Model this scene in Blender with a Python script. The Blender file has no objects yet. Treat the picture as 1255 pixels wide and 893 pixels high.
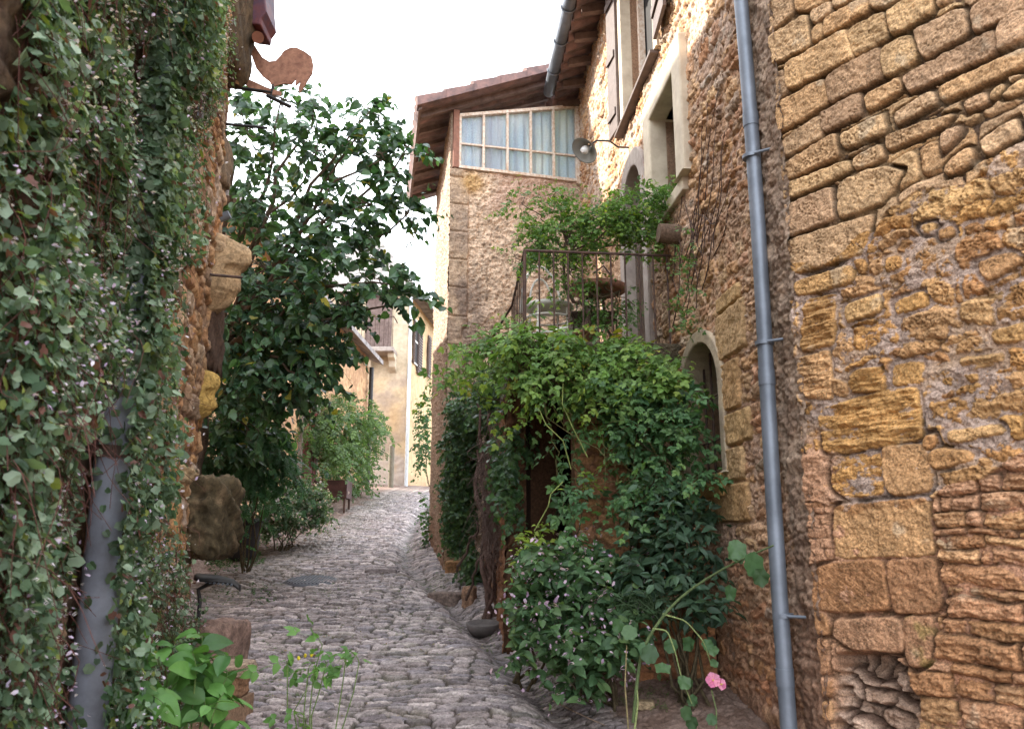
import bpy, bmesh, math, random
import numpy as np
from mathutils import Vector, Matrix
RND = random.Random(7)
rs = np.random.RandomState(11)
sc = bpy.context.scene
COL = sc.collection
# ------------------------------------------------------------------ camera
EYE = 1.65
PITCH = math.radians(12.3)
FPX = 976.0
cam_d = bpy.data.cameras.new('camera')
cam = bpy.data.objects.new('camera', cam_d)
COL.objects.link(cam)
cam.location = (0, 0, EYE)
cam.rotation_euler = (math.pi/2 + PITCH, 0, 0)
cam_d.sensor_width = 36.0
cam_d.lens = FPX/1255.0*36.0
cam_d.clip_end = 2000
cam_d.clip_start = 0.05
cam_d.dof.use_dof = True
cam_d.dof.focus_distance = 6.0
cam_d.dof.aperture_fstop = 7.0
sc.camera = cam
# ------------------------------------------------------------------ light
SUN_EL = math.radians(36)
SUN_AZ = math.atan2(-1.0, 0.30)
world = bpy.data.worlds.new("World"); sc.world = world
world.use_nodes = True
wn = world.node_tree; wn.nodes.clear()
sky = wn.nodes.new('ShaderNodeTexSky'); sky.sky_type = 'NISHITA'; sky.sun_disc = False
sky.sun_elevation = SUN_EL; sky.sun_rotation = SUN_AZ
sky.air_density = 1.0; sky.dust_density = 4.0; sky.ozone_density = 0.8
tc = wn.nodes.new('ShaderNodeTexCoord')
cn = wn.nodes.new('ShaderNodeTexNoise'); cn.inputs['Scale'].default_value = 2.2; cn.inputs['Detail'].default_value = 6
cr = wn.nodes.new('ShaderNodeMapRange'); cr.inputs['From Min'].default_value = .3; cr.inputs['From Max'].default_value = .62
cr.inputs['To Min'].default_value = .75; cr.inputs['To Max'].default_value = .97
cm = wn.nodes.new('ShaderNodeMix'); cm.data_type = 'RGBA'
cm.inputs['B'].default_value = (11.6, 12.3, 13.2, 1)      # bright thin cloud, same units as the sky
bg = wn.nodes.new('ShaderNodeBackground'); bg.inputs['Strength'].default_value = 0.12
wo = wn.nodes.new('ShaderNodeOutputWorld')
L = wn.links.new
L(tc.outputs['Generated'], cn.inputs['Vector']); L(cn.outputs['Fac'], cr.inputs['Value'])
L(cr.outputs['Result'], cm.inputs['Factor']); L(sky.outputs['Color'], cm.inputs['A'])
L(cm.outputs['Result'], bg.inputs['Color']); L(bg.outputs['Background'], wo.inputs['Surface'])
sun_d = bpy.data.lights.new('sun', 'SUN'); sun_d.energy = 4.2; sun_d.angle = math.radians(.6)
sun_d.color = (1, .93, .82)
sun = bpy.data.objects.new('sun', sun_d); COL.objects.link(sun)
sv = Vector((math.sin(SUN_AZ)*math.cos(SUN_EL), math.cos(SUN_AZ)*math.cos(SUN_EL), math.sin(SUN_EL)))
sun.rotation_euler = sv.to_track_quat('Z', 'Y').to_euler()
sc.view_settings.view_transform = 'Standard'
sc.view_settings.look = 'None'
sc.view_settings.exposure = 1.85
sc.view_settings.gamma = 1.0
sc.view_settings.use_curve_mapping = False
sc.cycles.use_denoising = True
sc.cycles.max_bounces = 7
sc.cycles.diffuse_bounces = 4
sc.cycles.transparent_max_bounces = 4
sc.cycles.sample_clamp_indirect = 6
sc.cycles.caustics_reflective = False
sc.cycles.caustics_refractive = False

# ------------------------------------------------------------------ geometry helpers
cP, sP = math.cos(PITCH), math.sin(PITCH)
def ray(px, py):
    cx = (px-627.5)/FPX; cy = (446.5-py)/FPX
    return np.array([cx, cP-cy*sP, sP+cy*cP])
def at(px, py, Y):
    d = ray(px, py); k = Y/d[1]
    return np.array([d[0]*k, Y, EYE+d[2]*k])
def on_plane(px, py, p0, n):
    d = ray(px, py); o = np.array([0, 0, EYE]); n = np.asarray(n, float)
    k = np.dot(np.asarray(p0)-o, n)/np.dot(d, n)
    return o+d*k
def proj(p):
    p = np.asarray(p, float).reshape(-1, 3)-np.array([0, 0, EYE])
    dep = p[:, 1]*cP+p[:, 2]*sP; up = p[:, 2]*cP-p[:, 1]*sP
    return 627.5+FPX*p[:, 0]/dep, 446.5-FPX*up/dep
GY = np.array([-60, 0, 4, 8, 12, 17, 22, 23.2, 60]); GZ = np.array([0, 0, .52, 1.04, 1.56, 2.30, 3.07, 3.14, 3.14])
_gy = np.linspace(-60, 60, 2401); _gz = np.interp(_gy, GY, GZ)
_gz = np.convolve(np.pad(_gz, 20, 'edge'), np.ones(41)/41, 'valid')
CH = np.array([[.35, 4.6], [.1, 5.5], [-.17, 6.5], [-.5, 7.6], [-1.34, 10.3], [-1.6, 12.5], [-1.75, 15], [-1.9, 20]])
def chx(y): return np.interp(y, CH[:, 1], CH[:, 0])
def G(x, y):
    x = np.asarray(x, float); y = np.asarray(y, float)
    z = np.interp(y, _gy, _gz)
    d = x-chx(y)
    z = z-.05*np.exp(-(d/.13)**2)
    z = z+np.clip(d-.1, 0, .8)*.16*np.clip((y-3)/2, 0, 1)*np.clip((16-y)/4, 0, 1)
    z = z+.05*np.clip((-2.4-x), 0, 1.5)
    return z
def g(x, y): return float(G(x, y))

# ---- noise
_perm = np.random.RandomState(3).permutation(4096).astype(np.int64)
_ga = np.random.RandomState(4).rand(4096)*2*math.pi
_gx, _gyv = np.cos(_ga), np.sin(_ga)
def _h(ix, iy, s=0): return _perm[(_perm[(ix+s*131) & 4095]+iy) & 4095]
def perlin(x, y, s=0):
    x = np.asarray(x, float); y = np.asarray(y, float)
    ix = np.floor(x).astype(np.int64); iy = np.floor(y).astype(np.int64)
    fx = x-ix; fy = y-iy
    u = fx*fx*fx*(fx*(fx*6-15)+10); v = fy*fy*fy*(fy*(fy*6-15)+10)
    def gr(dx, dy):
        h = _h(ix+dx, iy+dy, s)
        return _gx[h]*(fx-dx)+_gyv[h]*(fy-dy)
    a = gr(0, 0); b = gr(1, 0); c = gr(0, 1); d = gr(1, 1)
    return 1.5*((a+(b-a)*u)*(1-v)+(c+(d-c)*u)*v)
def fbm(x, y, o=4, s=0, gain=.5, ridge=False):
    t = 0; a = 1; f = 1
    for k in range(o):
        n = perlin(x*f+17.3*k, y*f-9.1*k, s+k)
        t = t+a*((1-2*np.abs(n)) if ridge else n); a *= gain; f *= 2.03
    return t
def worley(x, y, s=0, jit=.95):
    ix = np.floor(x).astype(np.int64); iy = np.floor(y).astype(np.int64)
    d1 = np.full(x.shape, 9.); d2 = np.full(x.shape, 9.); cid = np.zeros(x.shape, np.int64)
    for dx in (-1, 0, 1):
        for dy in (-1, 0, 1):
            h = _h(ix+dx, iy+dy, s)
            px = ix+dx+.5+jit*(_ga[h]/6.2832-.5); py = iy+dy+.5+jit*(_ga[(h*7+13) & 4095]/6.2832-.5)
            d = np.hypot(px-x, py-y)
            near = d < d1
            d2 = np.where(near, d1, np.minimum(d2, d)); cid = np.where(near, h, cid); d1 = np.where(near, d, d1)
    return d1, d2, cid
def sstep(a, b, x):
    t = np.clip((x-a)/(b-a), 0, 1); return t*t*(3-2*t)
def rnd_id(i, k=0):
    return _ga[(np.asarray(i, np.int64)*37+k*911+17) & 4095]/(2*math.pi)
def courses(U, V, rh, rv, w, wv, seed, corner=.35):
    """irregular coursed stones: distance to the stone's edge, stone id, local coords"""
    r = np.random.RandomState(seed)
    v0, v1 = V.min()-.3, V.max()+.3
    b = [v0]
    while b[-1] < v1: b.append(b[-1]+rh*(1+rv*(r.rand()*2-1)))
    b = np.array(b); idx = np.clip(np.searchsorted(b, V)-1, 0, len(b)-2)
    lo = b[idx]; hi = b[idx+1]
    u0, u1 = U.min()-.5, U.max()+.5
    left = np.empty_like(U); right = np.empty_like(U); sid = np.zeros(U.shape, np.int64)
    fl = idx.ravel(); order = np.argsort(fl, kind='stable'); sf = fl[order]
    Uf = U.ravel(); L_, R_, S_ = left.ravel(), right.ravel(), sid.ravel()
    for k in range(len(b)-1):
        a, e = np.searchsorted(sf, k), np.searchsorted(sf, k+1)
        if a == e: continue
        sel = order[a:e]
        ww = w*(.6+.8*r.rand())
        c = [u0-r.rand()*w]
        n = int((u1-u0)/ww*2.5)+8
        st = ww*(1+wv*(r.rand(n)*2-1)); c = u0-r.rand()*w+np.concatenate([[0], np.cumsum(np.maximum(st, ww*.3))])
        j = np.clip(np.searchsorted(c, Uf[sel])-1, 0, len(c)-2)
        L_[sel] = c[j]; R_[sel] = c[j+1]; S_[sel] = k*97+j*13+seed
    left = L_.reshape(U.shape); right = R_.reshape(U.shape); sid = S_.reshape(U.shape)
    du = np.minimum(U-left, right-U); dv = np.minimum(V-lo, hi-V)
    rr = corner*np.minimum(hi-lo, right-left)
    d = np.where((du < rr) & (dv < rr), rr-np.hypot(rr-du, rr-dv), np.minimum(du, dv))
    lu = (U-(left+right)/2)/(right-left)*2; lv = (V-(lo+hi)/2)/(hi-lo)*2
    return d, sid, lu, lv
def poly_dist(U, V, pts):
    """inside distance (positive) to a convex polygon"""
    pts = np.asarray(pts, float); n = len(pts)
    area = .5*np.sum(pts[:, 0]*np.roll(pts[:, 1], -1)-np.roll(pts[:, 0], -1)*pts[:, 1])
    if area < 0: pts = pts[::-1]
    ds = []
    for i in range(n):
        a = pts[i]; b = pts[(i+1) % n]; e = b-a; l = np.hypot(*e)
        if l < 1e-6: continue
        ds.append(((U-a[0])*(-e[1])+(V-a[1])*e[0])/l)
    D = np.stack(ds); k = .012
    return -k*np.log(np.sum(np.exp(-np.clip(D, -.5, .5)/k), 0))

# ---- mesh building
class MB:
    def __init__(s): s.v = []; s.c = []; s.lv = []; s.lt = []; s.mi = []; s.sm = []; s.n = 0
    def add(s, verts, faces, col=None, mi=0, smooth=False):
        verts = np.asarray(verts, np.float32).reshape(-1, 3)
        if isinstance(faces, np.ndarray):
            f = faces.astype(np.int64)+s.n
            s.lv.append(f.ravel()); s.lt.append(np.full(len(f), f.shape[1], np.int64)); nf = len(f)
        else:
            for q in faces: s.lv.append(np.array(q, np.int64)+s.n)
            s.lt.append(np.array([len(q) for q in faces], np.int64)); nf = len(faces)
        c = np.ones((len(verts), 4), np.float32)
        if col is not None: c[:, :3] = np.asarray(col, np.float32)[..., :3]
        s.v.append(verts); s.c.append(c); s.n += len(verts)
        s.mi.append(np.full(nf, mi, np.int32)); s.sm.append(np.full(nf, bool(smooth)))
        return s
    def box(s, c, d, rz=0, col=None, mi=0, rot=None):
        x, y, z = np.array(d)/2
        V = np.array([[a*x, b*y, e*z] for e in (-1, 1) for a, b in ((-1, -1), (1, -1), (1, 1), (-1, 1))])
        M = np.array(Matrix.Rotation(rz, 3, 'Z')) if rot is None else np.array(rot)
        return s.add(V@M.T+np.array(c), [(3, 2, 1, 0), (4, 5, 6, 7), (0, 1, 5, 4), (1, 2, 6, 5), (2, 3, 7, 6), (3, 0, 4, 7)], col, mi)
    def hexa(s, b4, t4, col=None, mi=0):
        return s.add(np.array(list(b4)+list(t4)), [(3, 2, 1, 0), (4, 5, 6, 7), (0, 1, 5, 4), (1, 2, 6, 5), (2, 3, 7, 6), (3, 0, 4, 7)], col, mi)
    def tube(s, pts, r, n=10, col=None, mi=0, smooth=True, cap=True):
        P = np.asarray(pts, float); k = len(P)
        r = np.broadcast_to(np.asarray(r, float), (k,))
        T = np.gradient(P, axis=0); T /= np.linalg.norm(T, axis=1)[:, None]+1e-12
        a = np.array([0, 0, 1.]) if abs(T[0][2]) < .9 else np.array([1., 0, 0])
        A = np.cross(T[0], a); A /= np.linalg.norm(A); V = []
        for i in range(k):
            A = A-T[i]*np.dot(A, T[i]); A /= np.linalg.norm(A)+1e-12; B = np.cross(T[i], A)
            t = np.arange(n)/n*2*math.pi
            V.append(P[i]+r[i]*(np.cos(t)[:, None]*A+np.sin(t)[:, None]*B))
        F = [(i*n+j, i*n+(j+1) % n, (i+1)*n+(j+1) % n, (i+1)*n+j) for i in range(k-1) for j in range(n)]
        s.add(np.concatenate(V), np.array(F), col, mi, smooth)
        if cap:
            s.add(V[0], [tuple(range(n))[::-1]], col, mi); s.add(V[-1], [tuple(range(n))], col, mi)
        return s
    def lathe(s, c, prof, n=24, col=None, mi=0, smooth=True, M=None):
        prof = np.array(prof, float); t = np.arange(n)/n*2*math.pi
        V = np.stack([np.outer(prof[:, 0], np.cos(t)), np.outer(prof[:, 0], np.sin(t)), np.repeat(prof[:, 1:2], n, 1)], -1).reshape(-1, 3)
        if M is not None: V = V@np.array(M).T
        k = len(prof)
        F = [(i*n+j, i*n+(j+1) % n, (i+1)*n+(j+1) % n, (i+1)*n+j) for i in range(k-1) for j in range(n)]
        return s.add(V+np.array(c), np.array(F), col, mi, smooth)
    def prism(s, poly, O, eu, ev, en, th, col=None, mi=0):
        p = np.array(poly, float); n = len(p)
        O, eu, ev, en = [np.asarray(q, float) for q in (O, eu, ev, en)]
        F_ = O+p[:, :1]*eu+p[:, 1:2]*ev
        return s.add(np.concatenate([F_+en*th/2, F_-en*th/2]), [tuple(range(n)), tuple(range(2*n-1, n-1, -1))]+[(i, n+i, n+(i+1) % n, (i+1) % n) for i in range(n)], col, mi)
    def build(s, name, mats, parent=None, bevel=0, loc=None):
        me = bpy.data.meshes.new(name)
        v = np.concatenate(s.v); lv = np.concatenate(s.lv).astype(np.int32); lt = np.concatenate(s.lt).astype(np.int32)
        org = np.zeros(3)
        if loc is not None: org = np.array(loc, float); v = v-org.astype(np.float32)
        elif parent is not None: v = v-np.array(parent.matrix_basis.translation, np.float32) if parent.parent is None else v-np.array(parent.parent.matrix_basis.translation, np.float32)
        me.vertices.add(len(v)); me.vertices.foreach_set('co', v.ravel())
        me.loops.add(len(lv)); me.loops.foreach_set('vertex_index', lv)
        ls = np.concatenate([[0], np.cumsum(lt)[:-1]]).astype(np.int32)
        me.polygons.add(len(lt)); me.polygons.foreach_set('loop_start', ls); me.polygons.foreach_set('loop_total', lt)
        me.polygons.foreach_set('material_index', np.concatenate(s.mi)); me.polygons.foreach_set('use_smooth', np.concatenate(s.sm))
        at_ = me.attributes.new('Col', 'FLOAT_COLOR', 'POINT'); at_.data.foreach_set('color', np.concatenate(s.c).ravel())
        me.update(calc_edges=True)
        for m in (mats if isinstance(mats, (list, tuple)) else [mats]): me.materials.append(m)
        o = bpy.data.objects.new(name, me); COL.objects.link(o)
        if parent is not None: o.parent = parent
        if loc is not None: o.location = tuple(org)
        if bevel:
            b = o.modifiers.new('bevel', 'BEVEL'); b.width = bevel; b.segments = 2; b.limit_method = 'ANGLE'; b.angle_limit = math.radians(40)
        return o
def tag(o, label=None, cat=None, group=None, kind=None):
    if label: o['label'] = label
    if cat: o['category'] = cat
    if group: o['group'] = group
    if kind: o['kind'] = kind
    return o
def thing(name, label, cat, loc=(0, 0, 0), group=None):
    o = bpy.data.objects.new(name, None); COL.objects.link(o); o.location = tuple(float(q) for q in loc); o.empty_display_size = .1
    return tag(o, label, cat, group)
def copy_tree(o, parent=None):
    c = o.copy(); COL.objects.link(c); c.parent = parent
    for ch in list(o.children): copy_tree(ch, c)
    return c

def hf(name, O, eu, ev, en, us, vs, H, C, mat, parent=None, mask=None, back=0, backtone=1.0):
    """displaced wall / ground sheet. H, C on grid [len(vs), len(us)]"""
    O, eu, ev, en = [np.asarray(q, float) for q in (O, eu, ev, en)]
    U, V = np.meshgrid(us, vs); nv, nu = U.shape
    P = O+U[..., None]*eu+V[..., None]*ev+H[..., None]*en
    idx = np.arange(nu*nv).reshape(nv, nu)
    F = np.stack([idx[:-1, :-1], idx[:-1, 1:], idx[1:, 1:], idx[1:, :-1]], -1)
    if np.dot(np.cross(eu, ev), en) < 0: F = F[..., ::-1]
    if mask is not None:
        keep = mask[:-1, :-1] & mask[1:, 1:] & mask[:-1, 1:] & mask[1:, :-1]; F = F[keep]
    F = F.reshape(-1, 4)
    m = MB(); m.add(P.reshape(-1, 3), F, C.reshape(-1, C.shape[-1]), smooth=True)
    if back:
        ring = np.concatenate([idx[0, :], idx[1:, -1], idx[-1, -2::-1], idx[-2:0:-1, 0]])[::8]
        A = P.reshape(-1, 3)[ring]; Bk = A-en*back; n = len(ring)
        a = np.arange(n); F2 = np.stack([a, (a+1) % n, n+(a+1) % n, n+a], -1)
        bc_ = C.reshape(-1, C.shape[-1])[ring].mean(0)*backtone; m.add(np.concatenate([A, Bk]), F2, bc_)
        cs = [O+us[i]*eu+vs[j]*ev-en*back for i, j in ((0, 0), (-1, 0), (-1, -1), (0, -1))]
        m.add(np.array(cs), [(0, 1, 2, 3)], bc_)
    return m.build(name, mat, parent)

# ------------------------------------------------------------------ materials
def nodes(name):
    m = bpy.data.materials.new(name); m.use_nodes = True
    nt = m.node_tree; b = nt.nodes['Principled BSDF']
    return m, nt, b
def stone_mat(name, rough=.92, bump=.6, scale=60, var=.25, tint=(.86, .81, .79), fine=.3):
    """colour from the mesh's own per-stone colours, mottled by procedural noise"""
    m, nt, b = nodes(name); N = nt.nodes.new; L = nt.links.new
    a = N('ShaderNodeAttribute'); a.attribute_name = 'Col'
    tc = N('ShaderNodeTexCoord')
    n1 = N('ShaderNodeTexNoise'); n1.inputs['Scale'].default_value = scale*.35; n1.inputs['Detail'].default_value = 8; n1.inputs['Roughness'].default_value = .7
    n2 = N('ShaderNodeTexNoise'); n2.inputs['Scale'].default_value = scale; n2.inputs['Detail'].default_value = 9; n2.inputs['Roughness'].default_value = .75
    L(tc.outputs['Object'], n1.inputs['Vector']); L(tc.outputs['Object'], n2.inputs['Vector'])
    r = N('ShaderNodeMapRange'); r.inputs['From Min'].default_value = .25; r.inputs['From Max'].default_value = .75
    r.inputs['To Min'].default_value = 1-var; r.inputs['To Max'].default_value = 1+var
    L(n1.outputs['Fac'], r.inputs['Value'])
    r2 = N('ShaderNodeMapRange'); r2.inputs['From Min'].default_value = .38; r2.inputs['From Max'].default_value = .60; r2.inputs['To Min'].default_value = 1-fine*1.4; r2.inputs['To Max'].default_value = 1+fine*.7
    L(n2.outputs['Fac'], r2.inputs['Value']); mu = N('ShaderNodeMath'); mu.operation = 'MULTIPLY'; L(r.outputs['Result'], mu.inputs[0]); L(r2.outputs['Result'], mu.inputs[1])
    mx = N('ShaderNodeVectorMath'); mx.operation = 'SCALE'; L(a.outputs['Color'], mx.inputs[0]); L(mu.outputs[0], mx.inputs['Scale'])
    m2 = N('ShaderNodeVectorMath'); m2.operation = 'MULTIPLY'; m2.inputs[1].default_value = tint; L(mx.outputs[0], m2.inputs[0])
    L(m2.outputs[0], b.inputs['Base Color'])
    bp = N('ShaderNodeBump'); bp.inputs['Strength'].default_value = bump; bp.inputs['Distance'].default_value = .006
    L(n2.outputs['Fac'], bp.inputs['Height']); L(bp.outputs['Normal'], b.inputs['Normal'])
    b.inputs['Roughness'].default_value = rough; b.inputs['Specular IOR Level'].default_value = .25
    return m
def plain(name, col, rough=.6, metal=0, var=.2, scale=12, bump=.15, dist=.003, col2=None, spec=.4):
    m, nt, b = nodes(name); N = nt.nodes.new; L = nt.links.new
    tc = N('ShaderNodeTexCoord'); n1 = N('ShaderNodeTexNoise'); n1.inputs['Scale'].default_value = scale; n1.inputs['Detail'].default_value = 7
    n1.inputs['Roughness'].default_value = .65
    L(tc.outputs['Object'], n1.inputs['Vector'])
    cr = N('ShaderNodeValToRGB'); c = np.array(col); c2 = np.array(col2) if col2 is not None else c*(1-var)
    cr.color_ramp.elements[0].position = .35; cr.color_ramp.elements[1].position = .66
    cr.color_ramp.elements[0].color = (*c2, 1); cr.color_ramp.elements[1].color = (*np.clip(c*(1+var*.5), 0, 1), 1)
    L(n1.outputs['Fac'], cr.inputs['Fac']); L(cr.outputs['Color'], b.inputs['Base Color'])
    n2 = N('ShaderNodeTexNoise'); n2.inputs['Scale'].default_value = scale*6; n2.inputs['Detail'].default_value = 5; L(tc.outputs['Object'], n2.inputs['Vector'])
    bp = N('ShaderNodeBump'); bp.inputs['Strength'].default_value = bump*2; bp.inputs['Distance'].default_value = dist
    L(n2.outputs['Fac'], bp.inputs['Height']); L(bp.outputs['Normal'], b.inputs['Normal'])
    b.inputs['Roughness'].default_value = rough; b.inputs['Metallic'].default_value = metal; b.inputs['Specular IOR Level'].default_value = spec
    return m
def leaf_mat(name, trans=.35, rough=.5, spec=.35):
    m, nt, b = nodes(name); N = nt.nodes.new; L = nt.links.new
    a = N('ShaderNodeAttribute'); a.attribute_name = 'Col'
    tc = N('ShaderNodeTexCoord'); n = N('ShaderNodeTexNoise'); n.inputs['Scale'].default_value = 55; n.inputs['Detail'].default_value = 3
    L(tc.outputs['Object'], n.inputs['Vector'])
    r = N('ShaderNodeMapRange'); r.inputs['To Min'].default_value = .75; r.inputs['To Max'].default_value = 1.25; L(n.outputs['Fac'], r.inputs['Value'])
    mx = N('ShaderNodeVectorMath'); mx.operation = 'SCALE'; L(a.outputs['Color'], mx.inputs[0]); L(r.outputs['Result'], mx.inputs['Scale'])
    L(mx.outputs[0], b.inputs['Base Color'])
    b.inputs['Roughness'].default_value = rough; b.inputs['Specular IOR Level'].default_value = spec
    t = N('ShaderNodeBsdfTranslucent'); m2 = N('ShaderNodeVectorMath'); m2.operation = 'MULTIPLY'; m2.inputs[1].default_value = (1.15, 1.25, .55)
    L(mx.outputs[0], m2.inputs[0]); L(m2.outputs[0], t.inputs['Color'])
    ms = N('ShaderNodeMixShader'); ms.inputs['Fac'].default_value = trans
    L(b.outputs['BSDF'], ms.inputs[1]); L(t.outputs['BSDF'], ms.inputs[2])
    L(ms.outputs['Shader'], nt.nodes['Material Output'].inputs['Surface'])
    return m
M_STONE = stone_mat('ochre_stone'); M_ROAD = stone_mat('cobble_stone', rough=.66, bump=.6, scale=55, var=.3, tint=(.76, .71, .71))
M_STUCCO = stone_mat('rough_render', bump=1.0, scale=48, var=.22)
M_FARST = stone_mat('far_render', bump=.3, scale=9, var=.16, fine=.1)
M_LEAF = leaf_mat('leaf', .4); M_LEAFG = leaf_mat('glossy_leaf', .38, .38, .5); M_PETAL = leaf_mat('petal', .4, .7, .1)
M_STEM = stone_mat('bark', bump=.8, scale=70, var=.35)
M_SOIL = stone_mat('soil', bump=1, scale=50, var=.4)
M_ZINC = plain('zinc_grey', (.18, .20, .235), .5, .4, .18, 3.5, .12, .001, col2=(.11, .125, .15), spec=.5)
M_BLACK = plain('black_iron', (.03, .028, .028), .5, .4, .3, 20, .2)
M_RUSTBAR = plain('rusty_iron', (.10, .055, .04), .75, .3, .5, 25, .3, col2=(.05, .035, .03))
M_RUST = plain('rust_plate', (.36, .19, .125), .85, .1, .25, 22, .3, col2=(.20, .095, .065))
M_WHITE = plain('white_paint', (.72, .70, .66), .5, 0, .12, 18, .1)
M_PEEL = plain('peeling_white_wood', (.72, .66, .58), .6, 0, .1, 26, .3, col2=(.50, .33, .22))
M_BROWNW = plain('brown_wood', (.10, .07, .06), .7, 0, .3, 14, .3)
M_OLDWOOD = plain('old_wood', (.17, .12, .105), .8, 0, .35, 9, .5, col2=(.10, .065, .055))
M_TILE = plain('roof_tile', (.22, .13, .115), .85, 0, .3, 7, .4, col2=(.10, .075, .075))
M_TILEG = plain('grey_roof_tile', (.30, .27, .26), .9, 0, .3, 4, .6, dist=.03, col2=(.13, .115, .11))
M_CREAM = plain('cream_dressed_stone', (.58, .50, .38), .85, 0, .15, 5, .3, col2=(.44, .36, .27))
M_DRESS = plain('dressed_ochre_stone', (.46, .28, .11), .9, 0, .2, 5, .5, .006, col2=(.34, .18, .07))
M_GREYST = plain('grey_dressed_stone', (.36, .31, .27), .9, 0, .2, 6, .4, .005, col2=(.24, .19, .17))
M_MOSSY = plain('mossy_dark_stone', (.10, .075, .045), .95, 0, .4, 8, .9, .02, col2=(.035, .03, .018))
M_DARK = plain('dark_interior', (.012, .010, .010), .8, 0, .2, 4, 0)
M_BOLLARD = plain('weathered_post', (.17, .15, .11), .85, 0, .3, 10, .3)
M_RED = plain('red_door_paint', (.20, .035, .028), .6, 0, .3, 8, .2)
M_TERRA = plain('terracotta', (.22, .09, .055), .8, 0, .3, 10, .2)
M_DPLAST = plain('black_pot', (.02, .018, .022), .45, 0, .2, 6, .1)
# ================================================================== STRUCTURE
def lerp3(a, b, t): return np.asarray(a)*(1-t[..., None])+np.asarray(b)*t[..., None]
def stonecol(sid, pal):
    pal = np.array(pal); k = (rnd_id(sid, 1)*len(pal)).astype(int) % len(pal); k2 = (rnd_id(sid, 2)*len(pal)).astype(int) % len(pal)
    t = rnd_id(sid, 3)[..., None]
    return (pal[k]*(1-t)+pal[k2]*t)*(.86+.28*rnd_id(sid, 4))[..., None]
OCH = [(.52, .31, .125), (.56, .37, .18), (.46, .26, .105), (.54, .34, .18), (.38, .21, .10)]
PEACH = [(.58, .41, .26), (.55, .36, .20), (.60, .42, .24), (.47, .32, .21)]
PINK = [(.47, .27, .16), (.50, .30, .19), (.42, .23, .12), (.50, .31, .16)]

# ---------------- street
ys = np.concatenate([np.linspace(-1, 3.6, 90), 3.6+np.cumsum(np.maximum(.0062, .0062*(np.linspace(0, 1, 1150))*4.2)) ])
ys = ys[ys < 23.6]; ys = np.append(ys, 23.6)
xs = np.linspace(-3.9, 1.75, 830)
X, Y = np.meshgrid(xs, ys)
near = sstep(14, 7, Y)
wx = X+.05*fbm(X*1.7, Y*1.7, 3, 5)+.012*perlin(X*14, Y*14, 9)
wy = Y+.13*fbm(X*.75+3, Y*.75, 3, 6)+.020*perlin(X*6, Y*9, 8)+.05*X
q1, q2, sid = worley(wx/.145, wy/.052, 21, .78)
del_ = q2-q1; d = del_*.030; sid = sid+11
lu = np.sin(wx*19+rnd_id(sid, 11)*6); lv = np.clip((wy/.064-np.floor(wy/.064))*2-1, -1, 1)
h = sstep(.0003, .0048, d)*.030
tilt = (rnd_id(sid, 5)-.5)*.010*lu+.003*sstep(.004, .02, d)
h = h+tilt*sstep(0, .01, d)+(rnd_id(sid, 7)-.5)*.022*sstep(0, .008, d)
h = h+.0035*fbm(X*24, Y*30, 5, 31, .6)*sstep(0, .012, d)+.003*fbm(X*60, Y*90, 2, 35)
h += .022*fbm(X*1.1, Y*1.1, 3, 40)+.008*perlin(X*3.3, Y*3.3, 44)
# shoulder beside the channel is flatter, bare earth near the planted bed
chd = X-chx(Y)
bed = sstep(.16, .42, chd+.10*fbm(X*3, Y*3, 3, 50))*sstep(6.9, 6.2, Y+.3*fbm(X*2, Y*2, 2, 51))
earthL = sstep(-3.0, -3.4, X+.25*fbm(X*2, Y*2, 3, 52))*sstep(6, 8, Y)
farr = sstep(22.6, 23.3, Y)
bare = np.clip(bed+earthL*.8+farr, 0, 1)
trough = np.exp(-(chd/.1)**2)*sstep(3.5, 6, Y)
h = h*(1-.85*bare)*(1-.7*trough)+bare*(.012*fbm(X*9, Y*9, 4, 53)+.006*fbm(X*40, Y*40, 3, 54))
pal = np.array([(.33, .285, .27), (.47, .42, .40), (.38, .335, .325), (.21, .185, .19), (.56, .51, .48), (.29, .27, .285)])
C = stonecol(sid, pal)
C = C*(.84+.30*sstep(-.8, .8, fbm(X*20, Y*26, 4, 61)))[..., None]*(.9+.2*sstep(-.6, .6, fbm(X*.9, Y*.9, 3, 67)))[..., None]
jt = sstep(.0065, .0015, d)
dirt = lerp3((.13, .10, .07), (.085, .10, .04), sstep(-.1, .5, fbm(X*1.6, Y*1.6, 3, 62)))
dirt = dirt*.55
C = C*(1-.9*jt[..., None])+dirt*(.9*jt[..., None])
moss = sstep(.25, .75, fbm(X*2.2, Y*2.2, 4, 63)+.9*(rnd_id(sid, 9)-.62))*.6
moss = np.clip(moss+.5*sstep(-2.2, -2.9, X+.3*fbm(X*3, Y*3, 3, 65)), 0, .75)
C = C*(1-moss[..., None]*.55)+np.array((.12, .12, .05))*(moss[..., None]*.45)
C = lerp3(C, C*.62, trough)
soil = lerp3((.22, .15, .115), (.32, .235, .19), sstep(-.4, .6, fbm(X*6, Y*6, 4, 66)))
C = C*(1-bare[..., None])+soil*bare[..., None]
Hs = G(X, Y)+h
street = hf('street', (0, 0, 0), (1, 0, 0), (0, 1, 0), (0, 0, 1), xs, ys, Hs, C, M_ROAD)
tag(street, kind='structure')
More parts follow.
